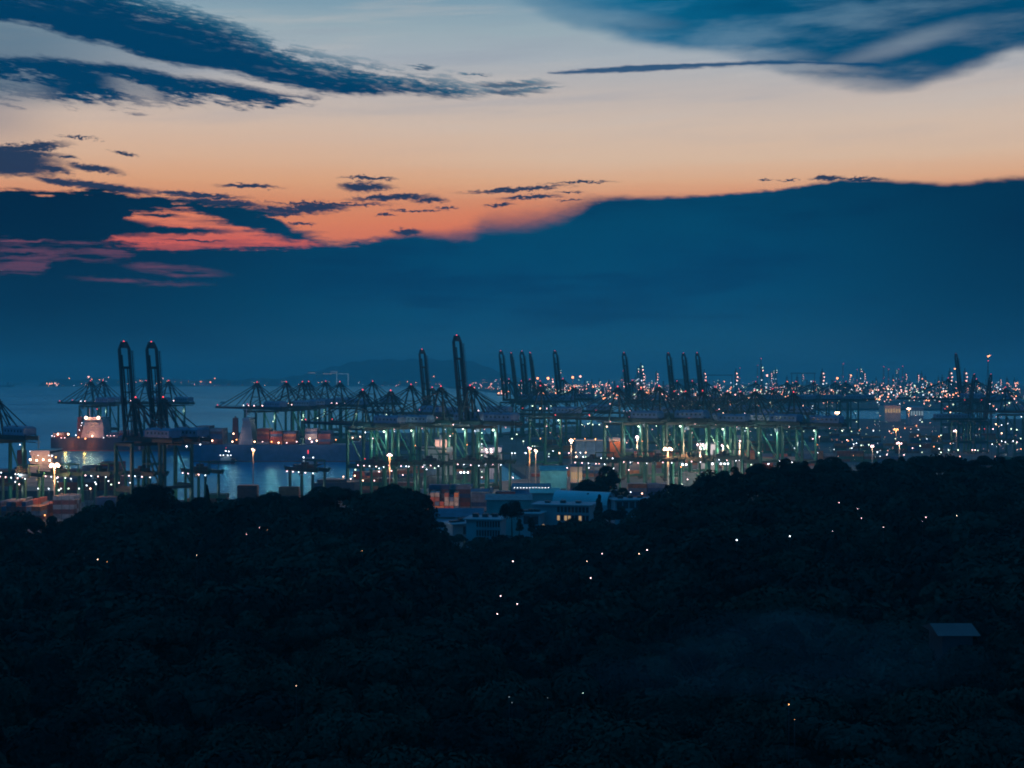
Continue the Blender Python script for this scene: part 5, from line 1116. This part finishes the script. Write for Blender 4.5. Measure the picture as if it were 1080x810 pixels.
def quads_mesh(name, V, mats, mi=None):
    n = len(V) // 4; me = bpy.data.meshes.new(name)
    me.vertices.add(len(V)); me.vertices.foreach_set('co', V.astype(np.float32).ravel())
    me.loops.add(n * 4); me.loops.foreach_set('vertex_index', np.arange(n * 4, dtype=np.int32))
    me.polygons.add(n); me.polygons.foreach_set('loop_start', np.arange(0, n * 4, 4, dtype=np.int32)); me.polygons.foreach_set('loop_total', np.full(n, 4, dtype=np.int32))
    for m in mats: me.materials.append(m)
    if mi is not None: me.polygons.foreach_set('material_index', mi.astype(np.int32))
    me.update(calc_edges=True); return me
def lobes_for(kind, rng, h=14.0):
    L_ = []
    if kind == 'broad':
        for i in range(8): a = i * .8 + rng.uniform(-.3, .3); r = rng.uniform(1.2, 3.9); L_.append((r * math.cos(a), r * math.sin(a), h - 2.6 - r * .55 + rng.uniform(-.8, .5), rng.uniform(2.3, 3.5), rng.uniform(1.7, 2.6)))
        L_.append((0, 0, h - 2.6, 3.6, 2.5))
    elif kind == 'tall':
        for i in range(9): z = h * rng.uniform(.45, .92); a = rng.uniform(0, 6.28); r = rng.uniform(.4, 2.4) * (1.25 - z / h); L_.append((r * math.cos(a), r * math.sin(a), z, rng.uniform(1.3, 2.2), rng.uniform(1.3, 2.2)))
        L_.append((0, 0, h - 1.7, 1.3, 1.7))
    elif kind == 'umbrella':
        for i in range(9): a = rng.uniform(0, 6.28); r = rng.uniform(1.5, 5.2); L_.append((r * math.cos(a), r * math.sin(a), h - 1.6 + rng.uniform(-.9, .3), rng.uniform(1.5, 2.5), rng.uniform(.7, 1.2)))
        L_.append((0, 0, h - 1.4, 3.0, 1.2))
    elif kind == 'dome':
        for i in range(14): a = rng.uniform(0, 6.28); e = rng.uniform(.1, 1.4); L_.append((4.2 * math.cos(a) * math.cos(e), 4.2 * math.sin(a) * math.cos(e), h - 6.2 + 4.6 * math.sin(e), 1.7, 1.5))
        L_.append((0, 0, h - 5.5, 4.4, 4.8))
    elif kind == 'cypress':
        for i in range(9): z = h * (.22 + .75 * i / 8); r = 1.5 * (1.06 - (z / h) ** 1.5) + .22; L_.append((rng.uniform(-.2, .2), rng.uniform(-.2, .2), z - .6, r, 1.5))
    elif kind == 'shaggy':
        for i in range(16): a = rng.uniform(0, 6.28); r = rng.uniform(.6, 4.6); z = h - 1.5 - r * .9 - rng.uniform(0, 5); L_.append((r * math.cos(a), r * math.sin(a), z, rng.uniform(1.0, 2.0), rng.uniform(1.0, 2.0)))
        L_.append((0, 0, h - 2, 1.9, 1.9))
    return L_
def trunk_mesh(kind, rng, lobes, h):
    b = MB(); r = .38; p = (0, 0, 0); fork = h * (.5 if kind != 'cypress' else .9)
    q = (rng.uniform(-.4, .4), rng.uniform(-.4, .4), fork); b.tube(p, q, r, M['bark'], 8, r * .55)
    for l in lobes[:8]:
        if l[2] > fork: b.tube(q, (l[0] * .85, l[1] * .85, l[2]), r * .42, M['bark'], 6, .06)
    return b.mesh('trunk')
TREE = []
KW = {'broad': 'broad crowned', 'tall': 'tall narrow', 'umbrella': 'flat topped', 'dome': 'round domed', 'cypress': 'slender pointed', 'shaggy': 'loose shaggy'}
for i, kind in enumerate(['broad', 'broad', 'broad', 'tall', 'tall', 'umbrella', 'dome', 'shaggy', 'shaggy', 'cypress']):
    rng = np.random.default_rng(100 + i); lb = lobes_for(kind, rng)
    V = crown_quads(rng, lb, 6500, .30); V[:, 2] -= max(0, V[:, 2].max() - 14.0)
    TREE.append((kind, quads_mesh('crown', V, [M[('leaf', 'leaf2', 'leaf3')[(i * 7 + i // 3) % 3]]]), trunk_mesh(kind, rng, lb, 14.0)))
def tree(idx, px, Y, ztop, sc, label, group='trees of the dark forest', wide=1.0):
    kind, cmx, tmx = TREE[idx]; base = ztop - 14 * sc
    o = thing('forest_tree', label, 'tree', (WX(px, Y), Y, base), R.uniform(0, 6.28), group, 1.0); o.scale = (sc * wide, sc * wide, sc)
    for n, me in (('trunk', tmx), ('crown', cmx)):
        c = bpy.data.objects.new(n, me); COL.objects.link(c); c.parent = o
    return o
IDX = lambda k: R.choice([i for i, t_ in enumerate(TREE) if t_[0] == k])
# distinct trees
for k, px, Y, py, sc, wd, lb in [('dome', 160, 447, 508, 1.05, 1.3, 'round domed dark tree standing out before the tall crane pair'), ('cypress', 219, 440, 511, .8, .95, 'slender pointed dark tree beside the single yard gantry'), ('dome', 540, 520, 526, 1.0, .85, 'round domed dark tree rising among the campus roofs'), ('cypress', 631.5, 560, 521, 1.1, 1.4, 'pointed dark tree in front of the arched hall'),
        ('shaggy', 640, 700, 491, 1.75, 1.25, 'big broad dark tree behind the arched hall, widest of the campus'), ('broad', 619, 690, 505, 1.2, 1.0, 'smaller dark tree leaning on the big broad campus tree'), ('broad', 412, 450, 512, 1.15, 1.35, 'rounded dark tree on the ridge beside the orange lit stack'), ('broad', 437, 452, 517, 1.0, .9, 'last dark tree of the near ridge before the campus dip'), ('tall', 560, 545, 545, .7, .9, 'small dark tree in front of the two storey campus block'), ('shaggy', 578, 540, 553, .7, .9, 'low dark tree under the two storey campus block'),
        ('umbrella', 458, 500, 549, .8, .8, 'flat dark tree before the slate blue campus roof'), ('dome', 808, 205, 683, 1.0, 1.05, 'round domed dark tree low in the forest below the pale mist'), ('shaggy', 845, 165, 727, .9, 1.0, 'shaggy dark tree beside the single orange forest lamp'), ('broad', 625, 360, 592, 1.0, 1.0, 'dark tree beside the lamp below the campus dip'), ('tall', 590, 545, 549, .5, .8, 'small slim tree before the lit campus windows'), ('shaggy', 520, 575, 541, .6, 1.1, 'low dark tree between the domed tree and the lowest block'), ('broad', 505, 535, 566, .6, 1.2, 'dark bush like tree at the foot of the lowest campus block'), ('broad', 484, 545, 563, .55, 1.0, 'small dark tree against the white gable of the lowest block'), ('tall', 548, 560, 547, .6, 1.0, 'narrow dark tree just beside the domed campus tree'),
        ('broad', 604, 585, 546, .6, 1.2, 'spreading dark tree under the lit campus windows'), ('shaggy', 655, 600, 533, .7, 1.2, 'dark tree before the gallery of the long campus wing'), ('broad', 672, 600, 535, .6, 1.0, 'small dark tree at the far end of the campus wing'), ('broad', 643, 575, 537, .7, 1.0, 'dark tree below the round end of the arched hall'), ('tall', 470, 530, 556, .6, 1.0, 'slim dark tree beside the grey blue campus roof'),
        ('broad', 700, 500, 527, .9, 1.0, 'dark tree where the far ridge starts by the campus wing')]:
    tree(IDX(k), px, Y, WZ(py, Y), sc, lb, 'trees that stand out', wd)
pxs = [p for p in np.arange(2, 1080, 12.5) if not 445 < p < 690]
for px in pxs:
    Y = YR(px) + R.uniform(-6, 6); k = R.choices(['broad', 'dome', 'tall', 'shaggy'], [5, 1.2, 1, 2])[0]
    tree(IDX(k), px + R.uniform(-3, 3), Y, WZ(RIDGE(px) - R.choice([-4, -2.5, -1, 0, 1, 2.5, 5, 7]) * R.uniform(.5, 1.1) * (.35 if 690 < px < 800 else 1) + (3 if 690 < px < 800 else 0), Y), R.uniform(.6, 1.1), f'{KW[k]} dark tree on the crest of the {"near ridge before the basin" if px < 450 else "higher wooded ridge"}', f'crest trees of the {"near" if px < 450 else "higher"} ridge', R.uniform(.85, 1.15))
spots = []
Y = 106.0
while Y < 520:
    sp = 7.6 + (Y - 106) * .004
    for x in np.arange(-.5 * Y, .5 * Y, sp):
        xx = x + R.uniform(-.35, .35) * sp; yy = Y + R.uniform(-.35, .35) * sp; px = PX0 + xx / yy * F
        if yy < YR(px) + 14: spots.append((yy, px))
    Y += sp
spots.sort(); fv = []; NT = 0; rest = []
for yy, px in spots:
    z = top_z(px, yy) - R.uniform(0, 4.2); inframe = -25 < px < 1105
    if NT < 212 and inframe:
        k = R.choices(['broad', 'umbrella', 'tall', 'shaggy', 'dome'], [5, 1.3, 1.5, 3, .8])[0]
        row = 'on the lowest forest edge' if yy < 135 else 'on the lower forest slope' if yy < 165 else 'in the forest hollow'
        side = 'below the tall crane pair' if px < 330 else 'below the campus dip' if px < 720 else 'below the higher ridge'
        sc = R.choice([.7, .85, .95, 1.05, 1.2, 1.4]); tree(IDX(k), px, yy, z + (sc - 1) * 6, sc, f'{KW[k]} dark tree {row} {side}', f'forest trees {row} {side}', R.uniform(.9, 1.25)); NT += 1
    else: rest.append((yy, px, z))
protoV = []
for i, kind in enumerate(['broad', 'broad', 'tall', 'umbrella', 'shaggy', 'broad', 'dome']):
    rng = np.random.default_rng(300 + i); lb = lobes_for(kind, rng); V = crown_quads(rng, lb, 760, .6); V[:, 2] -= max(0, V[:, 2].max() - 14); protoV.append(V)
acc = []; mi = []
for yy, px, z in rest:
    V = protoV[R.randrange(7)].copy(); a = R.uniform(0, 6.28); c, s = math.cos(a), math.sin(a); sc = R.choice([.65, .8, .9, 1.0, 1.15, 1.35]); w = sc * R.uniform(.8, 1.35); z += (sc - .95) * 7
    V = np.stack([(V[:, 0] * c - V[:, 1] * s) * w + WX(px, yy), (V[:, 0] * s + V[:, 1] * c) * w + yy, (V[:, 2] - 14) * sc + z], axis=1); acc.append(V); mi.append(np.full(len(V) // 4, R.randrange(3)))
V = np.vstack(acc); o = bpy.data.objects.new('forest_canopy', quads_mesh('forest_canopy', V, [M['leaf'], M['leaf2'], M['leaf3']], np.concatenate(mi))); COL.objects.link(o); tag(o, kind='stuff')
print('forest', NT, len(rest), len(V) // 4, 'containers', NC[0])
# lamps glimmering among the trees, the pale pavilion
def surf(px, py):
    lo, hi = Y0, YR(px)
    for _ in range(40):
        mid = (lo + hi) / 2
        if WZ(py, mid) > top_z(px, mid): lo = mid          # line of sight still above the canopy
        else: hi = mid
    return min(lo, YR(px) - 4)
PVY = surf(1008, 668) + 5
shed('small roofed pavilion deep in the dark forest near the frame edge', 994, 1026, 661.5, PVY, 6, 'steel', 'steel', WZ(676, PVY) - 6, 1.0, name='pavilion')
for px, py, mt, r in [(103, 590, 'warm', 1), (113, 592.5, 'amber', .6), (207.5, 585.5, 'warm', .7), (273.5, 556.5, 'pink', .7), (282, 558.5, 'amber', .5), (260, 563.5, 'pink', .7), (382, 581, 'amber', .6), (528, 628.5, 'pink', 1.1), (524.5, 647.5, 'pink', 1.0), (312.5, 723.5, 'warm', .8), (541, 592, 'pink', 1.2), (545.5, 637, 'pink', 1.0), (623, 609.5, 'pink', 1.1), (619, 592, 'warm', .5), (635, 584, 'pink', .9), (674, 584, 'warm', .6), (682.5, 580, 'pink', 1.1),
        (724, 574, 'pink', .8), (725, 544, 'warm', .6), (777, 569.5, 'cool', 1.4), (833, 565.5, 'cool', 1.3), (878, 560, 'pink', .6), (885, 530, 'pink', .9), (904.5, 536.5, 'pink', .6), (908.5, 546.5, 'pink', .9), (931.5, 556, 'pink', .8), (976.5, 545.5, 'pink', 1.1), (973, 550, 'pink', .4), (1009, 544, 'warm', .7), (615, 731, 'greenish', .6), (832, 743, 'amber', .9), (838, 759, 'amber', .35), (537, 735, 'windowc', .9), (540, 741, 'windowc', .7), (577.5, 736, 'windowc', .5)]:  # the cyan entries are glitter, stood in for by added lamps
    Y = surf(px, py) - 5.0; where = 'below the tall crane pair' if px < 330 else 'below the campus dip' if px < 700 else 'on the flank of the higher ridge'
    post_lamp(px, py, Y, mt, r * (.075 if px < 400 else .09 if px > 870 else .12) * max(Y, 130) / 300 + .008, f'{dict(CW, windowc="cyan glitter shown by added")[mt]} pinprick lamp among dark trees {where}')

tag(stuff.build('stacked_containers'), kind='stuff')
def mist():
    b = MB(); n = 27; cy = surf(820, 668) - 8; cx = WX(820, cy); top = []; bot = []
    for j in range(n):
        for i in range(n):
            u, v = -1 + 2 * i / (n - 1), -1 + 2 * j / (n - 1); x = cx + u * 27; y = cy + v * 30; px = PX0 + x / y * F; c = top_z(px, y)
            f = max(0.0, 1 - (u * u + v * v) ** .5); l = .55 + .3 * math.sin(u * 5.1 + v * 2.3) + .25 * math.sin(v * 7.7 - u * 3.1 + 1)
            top.append((x, y, c + .02 + 5.0 * f ** 1.2 * max(.1, l))); bot.append((x, y, c - .02 - 5.0 * f))
    g = lambda o_, r_: [((o_ + j * n + i), (o_ + j * n + i + 1), (o_ + (j + 1) * n + i + 1), (o_ + (j + 1) * n + i))[::r_] for j in range(n - 1) for i in range(n - 1)]
    rim = [i for i in range(n)] + [j * n + n - 1 for j in range(1, n)] + [(n - 1) * n + i for i in range(n - 2, -1, -1)] + [j * n for j in range(n - 2, 0, -1)]
    side = [(n * n + rim[k], n * n + rim[(k + 1) % len(rim)], rim[(k + 1) % len(rim)], rim[k]) for k in range(len(rim))]
    b.add(top + bot, g(0, 1) + g(n * n, -1) + side, M['steel'])
    o = tag(b.build('mist'), kind='stuff'); m = bpy.data.materials.new('mist_air'); m.use_nodes = True; nt = m.node_tree; nt.nodes.clear()
    v = nt.nodes.new('ShaderNodeVolumePrincipled'); out = nt.nodes.new('ShaderNodeOutputMaterial'); v.inputs['Color'].default_value = (0.5, 0.8, 1.0, 1); v.inputs['Density'].default_value = 0.0022
    nt.links.new(v.outputs[0], out.inputs['Volume']); o.data.materials.clear(); o.data.materials.append(m)
mist()

# ------------------------------------------------------------------ render settings
S.view_settings.view_transform = 'Standard'; S.view_settings.look = 'None'; S.view_settings.exposure = 0; S.view_settings.gamma = 1
c = S.cycles
c.max_bounces = 4; c.diffuse_bounces = 2; c.glossy_bounces = 2; c.transmission_bounces = 2; c.volume_bounces = 0; c.transparent_max_bounces = 4
c.sample_clamp_indirect = 3; c.use_light_tree = True; c.use_adaptive_sampling = False; c.filter_width = 1.9
c.use_denoising = True
try: c.denoiser = 'OPENIMAGEDENOISE'; c.denoising_input_passes = 'RGB_ALBEDO_NORMAL'
except Exception as e: print('denoiser', e)
